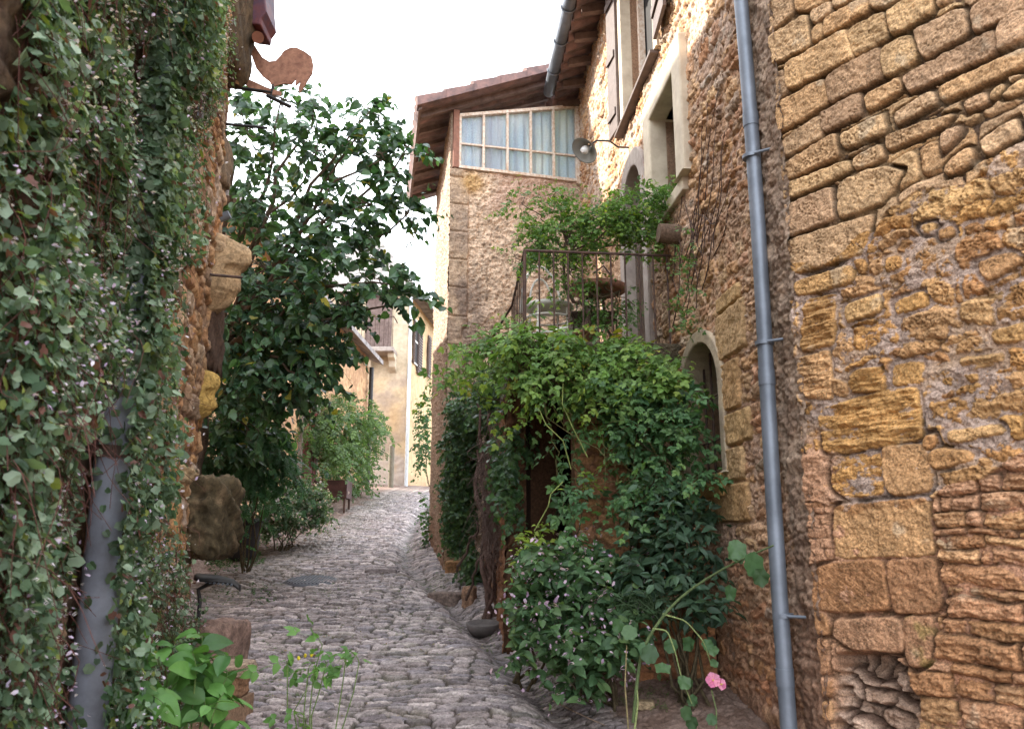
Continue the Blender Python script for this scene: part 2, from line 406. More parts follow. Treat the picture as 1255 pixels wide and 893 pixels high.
# ground sheet far beyond (terrain falls away at the crest)
m = MB(); n = 60
gx = np.concatenate([np.linspace(-600, -40, 8), np.linspace(-30, 30, 30), np.linspace(40, 600, 8)])
gy = np.concatenate([np.linspace(-400, -20, 6), np.linspace(-12, 30, 40), np.linspace(40, 900, 8)])
XX, YY = np.meshgrid(gx, gy); ZZ = np.interp(YY, _gy, _gz)-.16
idx = np.arange(XX.size).reshape(XX.shape)
m.add(np.stack([XX, YY, ZZ], -1).reshape(-1, 3), np.stack([idx[:-1, :-1], idx[:-1, 1:], idx[1:, 1:], idx[1:, :-1]], -1).reshape(-1, 4), (.20, .16, .12), smooth=True)
tag(m.build('ground', M_SOIL), kind='structure')

# ---------------- the long house on the right
MO = np.array([1.708, 0, 0]); MU = np.array([-.0776, 1, 0.]); MV = np.array([0, 0, 1.]); MN = np.array([-1, -.0776, 0]); MN /= np.linalg.norm(MN)
def mw(px, py):
    p = on_plane(px, py, MO, MN); return p[1], p[2]
def mpt(u, z, out=0): return MO+MU*u+MV*z+MN*out
house = thing('stone_house', 'long rubble house on the right with small barred arched window and round arched terrace door', 'house', (1.4, 6, .7))
# openings: [u0,u1,z0,zspring,arch]
OPEN = dict(win=(4.89, 5.68, 2.04, 2.60, .34), door=(6.62, 7.34, 3.08, 4.72, .34), rect=(5.43, 6.12, 4.2, 5.09, 0), top=(6.02, 7.2, 5.64, 7.6, 0))
def inside(U, V, o, grow=0):
    u0, u1, z0, zs, ar = o; u0 -= grow; u1 += grow
    c = (u0+u1)/2; hw = (u1-u0)/2
    top = zs+(ar+grow)*np.sqrt(np.clip(1-((U-c)/hw)**2, 0, 1)) if ar else zs+grow
    return (U > u0) & (U < u1) & (V > z0-grow) & (V < top)
us = np.concatenate([np.arange(3.72, 5.8, .0062), np.arange(5.8, 7.6, .0085), np.arange(7.6, 10.3, .012)])
vs = np.concatenate([np.arange(.3, .8, .03), np.arange(.8, 4.2, .0066), np.arange(4.2, 7.75, .0095)])
U, V = np.meshgrid(us, vs)
Uw = U+.045*fbm(U*2.4, V*2.4, 4, 70)+.01*perlin(U*22, V*22, 71)
Vw = V+.055*fbm(U*2.0+9, V*2.6, 4, 72)+.012*perlin(U*20, V*20, 73)
d, sid, lu, lv = courses(Uw, Vw, .085, .5, .17, .75, 31, .4)
w1, w2, wc = worley(U*9, V*15, 5)
st = sstep(0, .022, d)*.026+(rnd_id(sid, 5)-.5)*.024*sstep(0, .02, d)+(rnd_id(sid, 6)-.5)*.02*lu+.010*fbm(U*14, V*20, 5, 74, .6)
mort = .015+.014*fbm(U*1.3, V*1.3, 4, 75)+.010*fbm(U*16, V*16, 4, 76)+.010*(w2-w1)
ismort = sstep(-.003, .003, mort-st)
h = np.maximum(st, mort)+.004*fbm(U*45, V*45, 3, 77)+.02*fbm(U*.8, V*.8, 2, 78)
pitc = sstep(.25, .8, fbm(U*24, V*34, 4, 79)); h -= .016*pitc
Cs = stonecol(sid, PINK+PEACH+[(.46, .40, .33)])*1.08
mc = lerp3((.56, .39, .26), (.49, .35, .26), sstep(-.5, .5, fbm(U*1.1, V*1.1, 3, 80)))
mc = lerp3(mc, (.64, .53, .44), sstep(4.3, 5.6, V+.5*fbm(U*.9, V*.9, 3, 81))*.75)  # mortar paled high up, sunlit patch strengthened in the colour
C = Cs*(1-ismort[..., None])+mc*ismort[..., None]; C = C*(1-.45*pitc)[..., None]
# grey weathered strip beside the near corner, tool-rough; brownish lower band
grey = sstep(4.25, 3.95, U+.12*fbm(U*4, V*1.5, 3, 82)); h = h*(1-.6*grey)+grey*(.016*fbm(U*7, V*7, 3, 83)+.007*fbm(U*30, V*30, 4, 87, .6)+.03)
C = lerp3(C, lerp3((.24, .175, .13), (.37, .29, .22), sstep(-.4, .5, fbm(U*6, V*6, 5, 84, .65))), grey*.85)
low = sstep(2.0, .9, V+.3*fbm(U, V, 3, 85)); C = lerp3(C, C*np.array((.86, .72, .66)), low)
C = C*(.88+.26*sstep(-.8, .8, fbm(U*5, V*5, 4, 86)))[..., None]
# dressed stones round the small arched window (boxes in wall coordinates)
blocks = [((4.42, 2.72), (4.90, 3.02)), ((4.55, 2.40), (4.89, 2.70)), ((4.42, 2.19), (4.89, 2.385)), ((4.56, 1.98), (4.89, 2.18)),
          ((4.52, 1.74), (5.72, 1.97)), ((4.47, 3.02), (4.86, 3.13)), ((5.68, 2.05), (5.9, 2.3)), ((5.68, 2.32), (6.0, 2.6)), ((5.68, 2.62), (5.86, 2.85))]
for i, ((a, b_), (c_, e)) in enumerate(blocks):
    dd = poly_dist(U+.006*fbm(U*6, V*6, 2, 90), V+.006*fbm(U*6+5, V*6, 2, 91), [(a, b_), (c_, b_), (c_, e), (a, e)])
    k = sstep(-.006, .004, dd)
    hh = .038*sstep(-.004, .012, dd)+.006*fbm(U*14, V*14, 5, 92+i, .6)+.0025*fbm(U*70, V*70, 2, 93)+.006
    h = h*(1-k)+hh*k
    cc = np.array([(.52, .36, .19), (.48, .31, .15), (.54, .37, .18)][i % 3])
    C = C*(1-k[..., None])+cc*(.86+.25*sstep(-.8, .8, fbm(U*8, V*8, 3, 94)))[..., None]*k[..., None]
mask = np.ones(U.shape, bool)
for k in OPEN: mask &= ~inside(U, V, OPEN[k])
hwall = hf('wall', MO, MU, MV, MN, us, vs, h, C, M_STUCCO, house, mask)
# solid body behind the skin so that it is a house and not a sheet
def body_boxes(m, u0, u1, z0, z1, depth, skin=.03, opens=()):
    """masonry core cut round the openings, z bands and u bands"""
    zc = sorted({z0, z1, *[o[2] for o in opens], *[o[3]+o[4] for o in opens]}); uc = sorted({u0, u1, *[o[0] for o in opens], *[o[1] for o in opens]})
    for a, b_ in zip(zc[:-1], zc[1:]):
        for c_, e in zip(uc[:-1], uc[1:]):
            mu, mz = (c_+e)/2, (a+b_)/2
            if any(o[0] < mu < o[1] and o[2] < mz < o[3]+o[4] for o in opens): continue
            q = [mpt(c_, a, -skin), mpt(e, a, -skin), mpt(e, a, -depth), mpt(c_, a, -depth)]
            m.hexa(q, [p+np.array([0, 0, b_-a]) for p in q], (.4, .26, .17))
m = MB(); body_boxes(m, 3.92, 10.3, -.2, 7.74, .38, .06, list(OPEN.values()))
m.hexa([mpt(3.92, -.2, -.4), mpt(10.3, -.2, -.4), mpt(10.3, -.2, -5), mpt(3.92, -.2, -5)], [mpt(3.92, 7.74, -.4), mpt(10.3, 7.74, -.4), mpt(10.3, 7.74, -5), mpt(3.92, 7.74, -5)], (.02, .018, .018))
m.build('masonry_core', M_STUCCO, house)
def frame_ring(m, o, out, inn, wid, col=None, sill=True, n=14, mi=0):
    """surround following the opening, width wid outside it, from inn (behind) to out (front)"""
    u0, u1, z0, zs, ar = o; c = (u0+u1)/2; hw = (u1-u0)/2
    A = [(u0, z0), (u0, zs)]; B = [(u0-wid, z0), (u0-wid, zs)]
    if ar:
        for t in np.linspace(math.pi, 0, n):
            A.append((c+hw*math.cos(t), zs+ar*math.sin(t))); B.append((c+(hw+wid)*math.cos(t), zs+(ar+wid)*math.sin(t)))
    else:
        A += [(u1, zs)]; B[-1] = (u0-wid, zs+wid); B += [(u1+wid, zs+wid)]
    A.append((u1, zs)); B.append((u1+wid, zs if ar else zs+wid)); A.append((u1, z0)); B.append((u1+wid, z0))
    if not ar: A.pop(-2); B.pop(-2)
    V_ = []
    for (a, b_) in zip(A, B):
        V_ += [mpt(*b_, inn), mpt(*b_, out), mpt(*a, out), mpt(*a, inn)]
    k = len(A)
    F = [(i*4+j, i*4+(j+1) % 4, (i+1)*4+(j+1) % 4, (i+1)*4+j) for i in range(k-1) for j in range(4)]
    m.add(np.array(V_), F+[(0, 1, 2, 3), tuple(4*(k-1)+q for q in (3, 2, 1, 0))], col, mi)
# small arched window
o = OPEN['win']
wf = MB(); frame_ring(wf, o, .050, -.30, .09); wn_ = wf.build('window', plain('warm_grey_stone', (.44, .35, .24), .9, 0, .2, 7, .5, .006, col2=(.30, .24, .18)), house, .012)
tag(wn_, 'small arched ground floor window with grey stone arch and iron bars')
m = MB(); m.hexa([mpt(o[0]-.02, 1.9, .07), mpt(o[1]+.1, 1.9, .07), mpt(o[1]+.1, 1.9, -.3), mpt(o[0]-.02, 1.9, -.3)], [mpt(o[0]-.02, 2.045, .07), mpt(o[1]+.1, 2.045, .07), mpt(o[1]+.1, 2.045, -.3), mpt(o[0]-.02, 2.045, -.3)])
m.build('sill', M_DRESS, wn_, .015)
m = MB()
for u in np.linspace(o[0]+.1, o[1]-.1, 5): m.tube([mpt(u, 2.04, -.10), mpt(u, 2.92, -.10)], .009, 6)
for z in (2.3, 2.6): m.tube([mpt(o[0], z, -.10), mpt(o[1], z, -.10)], .007, 6)
m.build('iron_bars', M_RUSTBAR, wn_)
m = MB(); m.hexa([mpt(o[0], 2.0, -.27), mpt(o[1], 2.0, -.27), mpt(o[1], 2.0, -.29), mpt(o[0], 2.0, -.29)], [mpt(o[0], 2.97, -.27), mpt(o[1], 2.97, -.27), mpt(o[1], 2.97, -.29), mpt(o[0], 2.97, -.29)]); m.build('pane', M_DARK, wn_)
# terrace door
o = OPEN['door']
m = MB(); frame_ring(m, o, .055, -.32, .17); dr = m.build('door', M_GREYST, house, .012); tag(dr, 'round arched terrace door in a grey stone surround')
m = MB(); m.hexa([mpt(o[0], 3.08, -.28), mpt(o[1], 3.08, -.28), mpt(o[1], 3.08, -.31), mpt(o[0], 3.08, -.31)], [mpt(o[0], 5.1, -.28), mpt(o[1], 5.1, -.28), mpt(o[1], 5.1, -.31), mpt(o[0], 5.1, -.31)]); m.build('dark_glass', M_DARK, dr)
m = MB(); c = (o[0]+o[1])/2
for a, b_ in ((o[0]+.01, o[0]+.07), (c-.04, c+.04), (o[1]-.07, o[1]-.01)):
    m.hexa([mpt(a, 3.08, -.22), mpt(b_, 3.08, -.22), mpt(b_, 3.08, -.27), mpt(a, 3.08, -.27)], [mpt(a, 4.95, -.22), mpt(b_, 4.95, -.22), mpt(b_, 4.95, -.27), mpt(a, 4.95, -.27)])
m.build('door_frame', M_PEEL, dr)
# rectangular window
o = OPEN['rect']
m = MB(); frame_ring(m, o, .085, -.30, .21); rw = m.build('window', M_CREAM, house, .015); tag(rw, 'upper window with wide pale cream stone surround')
m = MB(); m.hexa([mpt(o[0]-.1, 4.10, .07), mpt(o[1]+.1, 4.10, .07), mpt(o[1]+.1, 4.10, -.3), mpt(o[0]-.1, 4.10, -.3)], [mpt(o[0]-.1, 4.2, .07), mpt(o[1]+.1, 4.2, .07), mpt(o[1]+.1, 4.2, -.3), mpt(o[0]-.1, 4.2, -.3)]); m.build('sill', M_CREAM, rw, .01)
m = MB()
for a, b_ in ((o[0], o[0]+.06), ((o[0]+o[1])/2-.03, (o[0]+o[1])/2+.03), (o[1]-.06, o[1])):
    m.hexa([mpt(a, 4.2, -.16), mpt(b_, 4.2, -.16), mpt(b_, 4.2, -.21), mpt(a, 4.2, -.21)], [mpt(a, 5.09, -.16), mpt(b_, 5.09, -.16), mpt(b_, 5.09, -.21), mpt(a, 5.09, -.21)])
m.build('window_frame', M_BROWNW, rw)
m = MB(); m.hexa([mpt(o[0], 4.2, -.21), mpt(o[1], 4.2, -.21), mpt(o[1], 4.2, -.24), mpt(o[0], 4.2, -.24)], [mpt(o[0], 5.09, -.21), mpt(o[1], 5.09, -.21), mpt(o[1], 5.09, -.24), mpt(o[0], 5.09, -.24)]); m.build('pane', M_DARK, rw)
# tall upper window with folded shutters
o = OPEN['top']
m = MB(); frame_ring(m, o, .05, -.30, .12); tw = m.build('window', M_CREAM, house, .012); tag(tw, 'tall top floor window under the eaves with brown shutters')
m = MB(); m.hexa([mpt(o[0]-.08, 5.60, .10), mpt(o[1]+.2, 5.60, .10), mpt(o[1]+.2, 5.60, -.3), mpt(o[0]-.08, 5.60, -.3)], [mpt(o[0]-.08, 5.635, .10), mpt(o[1]+.2, 5.635, .10), mpt(o[1]+.2, 5.64, -.3), mpt(o[0]-.08, 5.64, -.3)]); m.build('sill', M_BROWNW, tw, .006)
m = MB(); m.hexa([mpt(o[0], 5.64, -.2), mpt(o[1], 5.64, -.2), mpt(o[1], 5.64, -.22), mpt(o[0], 5.64, -.22)], [mpt(o[0], 7.6, -.2), mpt(o[1], 7.6, -.2), mpt(o[1], 7.6, -.22), mpt(o[0], 7.6, -.22)]); m.build('pane', M_DARK, tw)
m = MB()
for a in (o[0], (o[0]+o[1])/2-.03, o[1]-.06):
    m.hexa([mpt(a, 5.65, -.13), mpt(a+.06, 5.65, -.13), mpt(a+.06, 5.65, -.19), mpt(a, 5.65, -.19)], [mpt(a, 7.6, -.13), mpt(a+.06, 7.6, -.13), mpt(a+.06, 7.6, -.19), mpt(a, 7.6, -.19)])
m.build('window_frame', M_PEEL, tw)
for a, b_, out0, out1 in ((o[1]+.12, o[1]+.40, .05, .08), (o[0]-.58, o[0]-.14, .09, .055)):
    m = MB(); q = [mpt(a, 5.68, out0), mpt(b_, 5.68, out1), mpt(b_, 5.68, out1+.03), mpt(a, 5.68, out0+.03)]
    m.hexa(q, [p+np.array([0, 0, 1.75]) for p in q])
    for z in (5.85, 6.5, 7.15):
        q = [mpt(a+.03, z, out0+.032), mpt(b_-.03, z, out1+.032), mpt(b_-.03, z, out1+.05), mpt(a+.03, z, out0+.05)]; m.hexa(q, [p+np.array([0, 0, .08]) for p in q])
    m.build('shutter', M_BROWNW, tw, .004)
# roof of the long house: eaves over the street, rafters, tiles, gutter
rf = MB()
ez, eo = 7.50, .36
q = [mpt(3.2, ez, eo), mpt(10.6, ez, eo), mpt(10.6, ez+2.0, -4.8), mpt(3.2, ez+2.0, -4.8)]
rf.hexa(q, [p+np.array([0, 0, .035]) for p in q])
roof = rf.build('roof', M_OLDWOOD, house); 
m = MB(); 
for i, u in enumerate(np.arange(3.25, 10.55, .21)):      # rows of canal tiles
    pts = [mpt(u, ez+.055-.02*k+.385*t*5.1, eo+.05-5.1*t) for k, t in ((1, 0), (0, .1), (0, .2), (0, 1))]
    m.tube(pts, [.095, .09, .09, .09], 8)
m.build('roof_tile', M_TILE, roof)
for u in np.arange(3.4, 10.4, .5):
    m = MB(); q = [mpt(u, ez-.10, eo-.05), mpt(u+.07, ez-.10, eo-.05), mpt(u+.085, ez+.02, -.35), mpt(u, ez+.02, -.35)]
    m.hexa(q, [p+np.array([0, 0, .085]) for p in q]); m.build('rafter', M_OLDWOOD, roof)
m = MB(); prof = [(math.cos(t)*.075, math.sin(t)*.075) for t in np.linspace(math.pi, 2*math.pi, 10)]
V_ = []; uu = [3.2, 9.72]
for r_ in (.075, .069):
    for u in uu: V_ += [mpt(u, ez-.0+math.sin(t)*r_, eo+.10+math.cos(t)*r_) for t in np.linspace(math.pi, 2*math.pi, 12)]
F = []
for s_ in (0, 24):
    F += [(s_+i, s_+i+1, s_+12+i+1, s_+12+i) for i in range(11)]
F += [(0, 12, 36, 24), (11, 35, 47, 23)]; F += [(12+i, 13+i, 37+i, 36+i) for i in range(11)]
m.add(np.array(V_), F, smooth=True)
for u in np.arange(3.6, 9.7, .62):
    m.tube([mpt(u, ez+math.sin(t)*.083, eo+.10+math.cos(t)*.083) for t in np.linspace(math.pi*.98, 2.02*math.pi, 12)], .011, 5)
gt = m.build('gutter', M_ZINC, roof)
# downpipe
pu = 3.99
m = MB(); m.tube([mpt(pu, z, .10+.012*math.sin(z*1.3)) for z in np.linspace(.3, 7.3, 15)], .039, 18)
for z in (1.02, 2.46, 3.9, 5.4): m.tube([mpt(pu, z-.05, .10+.012*math.sin(z*1.3)), mpt(pu, z+.03, .10+.012*math.sin(z*1.3))], .0425, 18)
dp = m.build('downpipe', M_ZINC, house); tag(dp, 'grey zinc downpipe running down the corner of the house')
for z in (1.28, 2.62, 3.66, 5.1):
    m = MB(); m.tube([mpt(pu, z, .10), mpt(pu, z+.02, .10)], .048, 18); m.tube([mpt(pu-.045, z+.01, .10), mpt(pu-.10, z+.01, .03)], .008, 6)
    m.build('pipe_clamp', M_ZINC, dp)

# ---------------- near house on the right, angled facade
ca = math.radians(30)
NC = mpt(3.816, 0)+MN*.0
NU = np.array([math.sin(ca), -math.cos(ca), 0]); NN = np.array([-math.cos(ca), -math.sin(ca), 0])
NC = NC+NN*.04
def nw(px, py):
    p = on_plane(px, py, NC, NN); return np.dot(p-NC, NU), p[2]
us = np.concatenate([np.linspace(0, 1.2, 400), np.linspace(1.2, 3.4, 130)[1:]])
vs = np.concatenate([np.linspace(.1, .85, 20), np.arange(.855, 4.75, .0037), np.linspace(4.76, 8.2, 90)])
U, V = np.meshgrid(us, vs)
# zones by height on the wall
zt = V-.18*(U-.5)+.12*fbm(U*2, V*2, 3, 100)
Ua = U+.016*fbm(U*4, V*4, 3, 101); Va = V+.016*fbm(U*3, V*4, 3, 102)
dA, sA, luA, lvA = courses(Ua, Va, .155, .35, .25, .5, 41, .28)
Ub = U+.045*fbm(U*5, V*5, 4, 103); Vb = V+.035*fbm(U*5, V*5, 4, 104)
dB, sB, luB, lvB = courses(Ub, Vb, .088, .5, .15, .7, 42, .36)
Uc_ = U+.02*fbm(U*5, V*5, 3, 105); Vc_ = V+.020*fbm(U*3, V*7, 4, 106)
dC, sC, luC, lvC = courses(Uc_, Vc_, .064, .5, .20, .7, 43, .22)
zA = sstep(2.95, 3.1, zt); zC = sstep(1.86, 1.76, zt+.1*fbm(U*3, V*3, 2, 107))
dd = np.where(zA > .5, dA, np.where(zC > .5, dC, dB)); sid = np.where(zA > .5, sA+5, np.where(zC > .5, sC+3, sB))
lu = np.where(zA > .5, luA, np.where(zC > .5, luC, luB)); lv = np.where(zA > .5, lvA, np.where(zC > .5, lvC, lvB))
rndw = np.where(zA > .5, .018, np.where(zC > .5, .022, .026))
isB = (zA < .5) & (zC < .5)
kind = np.zeros(U.shape)     # 0 ordinary, 1 pitted, 2 tooled, 3 eroded in layers
# stones traced on the real wall (photo pixels -> wall plane)
S_ = 3.8615
def qd(ox, oy, pts, k=0): return ([nw(ox+x/S_, oy+y/S_) for x, y in pts], k)
A_, B_, C_, D_ = (930, 0), (930, 220), (930, 440), (930, 663)
STONES = [
 qd(*A_, [(-8, 75), (165, -60), (180, 70), (25, 195)]), qd(*A_, [(30, 205), (243, 72), (256, 225), (50, 325)]), qd(*A_, [(185, -60), (352, -60), (352, 5), (250, 62), (188, 66)]),
 qd(*A_, [(255, 62), (355, 12), (360, 75), (272, 124)]), qd(*A_, [(270, 132), (316, 108), (320, 180), (264, 216)]), qd(*A_, [(362, -40), (470, -40), (470, 2), (366, 55)]),
 qd(*A_, [(322, 103), (528, -8), (540, 62), (325, 182)]), qd(*A_, [(545, -70), (700, -60), (702, 0), (600, 52), (548, 58)]),
 qd(*A_, [(438, 152), (598, 56), (620, 185), (465, 277)], 4), qd(*A_, [(618, 68), (740, -15), (830, -10), (836, 62), (640, 178)]),
 qd(*A_, [(744, 152), (980, 38), (1004, 160), (790, 288)]), qd(*A_, [(1006, 52), (1150, -40), (1275, -40), (1275, 42), (1030, 163)]),
 qd(*A_, [(1136, 115), (1275, 45), (1275, 190), (1142, 247)]), qd(*A_, [(138, 312), (430, 148), (462, 282), (150, 432)]),
 qd(*A_, [(323, 367), (575, 226), (598, 370), (345, 494)]), qd(*A_, [(585, 240), (715, 162), (762, 230), (755, 290), (608, 374)]),
 qd(*A_, [(685, 362), (1120, 138), (1137, 250), (715, 445)]), qd(*A_, [(862, 420), (1270, 225), (1270, 318), (880, 492)]),
 qd(*A_, [(48, 375), (130, 330), (150, 445), (60, 500)]), qd(*A_, [(60, 512), (318, 372), (338, 490), (75, 645)]), qd(*A_, [(90, 690), (290, 548), (306, 652), (95, 762)]),
 qd(*A_, [(298, 540), (483, 438), (492, 545), (315, 633)], 1), qd(*A_, [(500, 460), (668, 368), (687, 430), (520, 532)], 1), qd(*A_, [(648, 545), (828, 432), (862, 490), (660, 602)], 1),
 qd(*A_, [(393, 642), (600, 538), (617, 630), (408, 708)], 1), qd(*A_, [(606, 652), (800, 575), (945, 545), (900, 600), (620, 718)], 1), qd(*A_, [(93, 802), (368, 628), (387, 740), (100, 872)], 1),
 qd(*A_, [(448, 750), (588, 680), (602, 750), (460, 812)], 1), qd(*A_, [(1058, 672), (1228, 562), (1252, 640), (1090, 738)]), qd(*A_, [(105, 885), (430, 755), (445, 805), (380, 845), (110, 955)], 1),
 qd(*A_, [(980, 490), (1085, 440), (1100, 490), (1000, 540)]), qd(*A_, [(1100, 440), (1175, 395), (1180, 420), (1110, 485)]), qd(*A_, [(1155, 460), (1270, 370), (1270, 440), (1170, 475)]),
 qd(*A_, [(870, 640), (965, 600), (975, 640), (880, 730)], 1), qd(*A_, [(890, 790), (1000, 700), (1030, 720), (1020, 780), (900, 840)], 1),
 qd(*B_, [(113, 135), (350, 35), (366, 190), (145, 277)], 1), qd(*B_, [(385, 186), (392, 20), (560, -60), (700, -40), (600, 112)], 1),
 qd(*B_, [(148, 292), (548, 163), (500, 352), (178, 452)], 1), qd(*B_, [(178, 490), (450, 408), (462, 490), (198, 558)], 1), qd(*B_, [(238, 572), (382, 548), (372, 790), (212, 822)], 3),
 qd(*B_, [(198, 850), (352, 810), (362, 1038), (240, 1036), (205, 1000)], 3), qd(*B_, [(648, 580), (800, 530), (822, 600), (670, 642)], 1), qd(*B_, [(606, 372), (690, 365), (692, 424), (618, 444)], 1),
 qd(*B_, [(1036, 402), (1200, 345), (1270, 390), (1100, 488)]), qd(*B_, [(768, 222), (848, 205), (840, 255), (795, 266)]), qd(*B_, [(852, 248), (930, 218), (942, 268), (870, 292)]),
 qd(*B_, [(955, 852), (1170, 820), (1180, 872), (975, 900)], 3), qd(*B_, [(420, 602), (590, 540), (602, 622), (430, 682)], 1), qd(*B_, [(1110, 730), (1270, 680), (1270, 770), (1130, 780)], 1),
 qd(*C_, [(652, 28), (788, 12), (797, 115), (638, 127)]), qd(*C_, [(298, 240), (640, 140), (762, 130), (788, 372), (400, 452), (318, 432)], 3),
 qd(*C_, [(358, 470), (586, 440), (602, 637), (420, 662), (350, 600)], 3), qd(*C_, [(592, 412), (792, 400), (824, 470), (828, 622), (650, 648), (605, 600)]),
 qd(*C_, [(362, 682), (700, 655), (812, 643), (842, 925), (370, 945)]), qd(*C_, [(455, 60), (600, 40), (612, 150), (438, 162)], 3),
 qd(*C_, [(808, 460), (860, 420), (1032, 440), (1044, 482), (830, 522)]), qd(*C_, [(788, 372), (850, 350), (862, 400), (800, 442)]), qd(*C_, [(900, 345), (1170, 310), (1190, 350), (920, 400)], 1),
 qd(*C_, [(360, 90), (440, 120), (430, 180), (370, 170)], 3),
 qd(*D_, [(243, 142), (370, 93), (600, 88), (622, 322), (450, 342), (258, 322)], 2), qd(*D_, [(613, 93), (847, 78), (872, 322), (800, 347), (640, 337)]),
 qd(*D_, [(368, 372), (660, 358), (697, 400), (697, 524), (450, 512), (368, 442)], 2), qd(*D_, [(693, 360), (832, 353), (827, 562), (740, 604), (703, 562)]),
 qd(*D_, [(203, 290), (340, 350), (352, 440), (208, 437)]), qd(*D_, [(218, 460), (342, 460), (352, 622), (218, 632)]), qd(*D_, [(222, 642), (362, 652), (357, 732), (228, 732)]), qd(*D_, [(218, 755), (352, 752), (362, 842), (238, 852)]),
]
uo = U+.004*fbm(U*16, V*16, 3, 110); vo = V+.004*fbm(U*16+7, V*16, 3, 111)
best = np.full(U.shape, -9.)
for i, (q, k) in enumerate(STONES):
    q = np.array(q); lo = q.min(0)-.06; hi = q.max(0)+.06
    iu = np.where((us > lo[0]) & (us < hi[0]))[0]; iv = np.where((vs > lo[1]) & (vs < hi[1]))[0]
    if len(iu) == 0 or len(iv) == 0: continue
    sl = (slice(iv[0], iv[-1]+1), slice(iu[0], iu[-1]+1))
    pdist = poly_dist(uo[sl], vo[sl], q)+.0075
    b_ = pdist > best[sl]; near_ = pdist > -.014
    upd = b_ & near_; best[sl] = np.where(upd, pdist, best[sl])
    c0 = q.mean(0); ext = (hi-lo)/2
    dd[sl] = np.where(upd, pdist, dd[sl]); sid[sl] = np.where(upd, 5000+i*29, sid[sl]); kind[sl] = np.where(upd, k, kind[sl])
    lu[sl] = np.where(upd, (U[sl]-c0[0])/ext[0], lu[sl]); lv[sl] = np.where(upd, (V[sl]-c0[1])/ext[1], lv[sl]); rndw[sl] = np.where(upd, .011, rndw[sl])
custom = best > -.014
face = .028*np.sqrt(np.clip(dd/rndw, 0, 1))-.016*zA*(~custom)
tl = (rnd_id(sid, 5)-.5)*.016*lu+(rnd_id(sid, 6)-.5)*.014*lv+(rnd_id(sid, 7)-.5)*np.where(custom, .012, .020)
fine = .0050*fbm(U*28, V*28, 5, 120, .66)
w1, w2, wc = worley(U*60, V*75, 9); chip = np.clip(fbm(U*22, V*22, 3, 119), -.4, 1); 
pit = sstep(.42, .15, w1)*sstep(-.1, .4, fbm(U*12, V*12, 2, 121))
lay = fbm(U*5, V*26, 4, 122, .6)
tool = np.sin((U*.75+V*1.0)*520+4*fbm(U*9, V*9, 2, 123))*sstep(-.5, .2, fbm(U*30, V*12, 2, 124))
in_ = sstep(.0, .012, dd)
rough = fine-np.where(kind == 1, .007, .0015)*pit*in_+np.where(kind == 3, 1, 0)*.017*lay*in_+np.where(kind == 2, .0028, 0)*tool*in_+np.where(kind == 4, .004, 0)*fbm(U*30, V*60, 3, 129)
rough = rough+np.where(isB & ~custom, 1, 0)*(.012*fbm(U*17, V*21, 5, 125, .62)-.008*pit)
rough = rough+np.where((zC > .5) & ~custom, .011, 0)*fbm(U*10, V*34, 5, 126, .62)+np.where((zC > .5) & ~custom, .006, 0)*fbm(U*24, V*30, 3, 128)
rough = rough+.0035*fbm(U*11, V*11, 3, 127)
st = face+tl+rough
ml = -.004+.012*fbm(U*3, V*3, 3, 130)
ml = ml+np.where(isB, .018+.015*fbm(U*2.3, V*2.3, 3, 131), 0)*sstep(0, 1, 1-np.abs(zt-2.4)/1.1+.2)
ml = ml+zC*.010+.030*sstep(.34, .12, U+.10*fbm(U*2, V*2, 3, 132))*sstep(2.9, 2.2, V)*sstep(-.2, .3, fbm(U*3, V*3, 2, 138)+.4)
ml = np.where(custom, np.minimum(ml, .018+.01*fbm(U*8, V*8, 3, 133)), ml)
ml = ml-zA*.014
mtx = .010*fbm(U*13, V*18, 5, 134, .6)+.003*fbm(U*50, V*50, 2, 135)
mh = ml+mtx
mo = sstep(-.0015, .0015, mh-st)
jd = np.where(custom, sstep(.0045, -.004, dd), 0)*sstep(-.9, .1, fbm(U*6, V*6, 3, 139))*np.where((kind != 1) & ((zt > 2.75) | (V < 2.12) & (U < .75)) | (zt > 2.95), 1, .12)
jd = np.maximum(jd, np.where((zC > .5) & ~custom, .8*sstep(.007, 0, dd)*sstep(-.5, .3, fbm(U*7, V*7, 3, 143)), 0))
h = np.maximum(st, mh)+.012*fbm(U*1.3, V*1.3, 2, 136)-.014*jd
Cs = np.where((zA > .5)[..., None], stonecol(sid, PEACH), np.where((zC > .5)[..., None], stonecol(sid, PINK), stonecol(sid, OCH)))
mc = np.where((zC > .5)[..., None], np.array((.50, .29, .195)), lerp3((.42, .335, .30), (.47, .35, .265), sstep(-.2, .6, fbm(U*4, V*4, 3, 137))))
mc = np.where((zA > .5)[..., None], np.array((.11, .075, .055)), mc)
mc = lerp3(mc, (.52, .31, .20), sstep(.30, .10, U)*sstep(2.2, 2.0, V))
C = Cs*(1-mo[..., None])+mc*mo[..., None]
C = C*(.80+.36*sstep(-.9, .9, fbm(U*7, V*9, 5, 140)))[..., None]
C = C*(1-.45*(pit*in_)[..., None]); C = C*(1-.55*(sstep(.009, .0, dd)*(1-mo)))[..., None]
C = C*(1-.6*jd)[..., None]
lich = sstep(.55, .85, fbm(U*5, V*5, 4, 141)); C = lerp3(C, (.47, .41, .32), lich*.5*(1-mo))
C = lerp3(C, (.25, .22, .06), np.where(sid == 5000+62*29, .5, 0)*sstep(0, .6, fbm(U*9, V*9, 3, 142)))
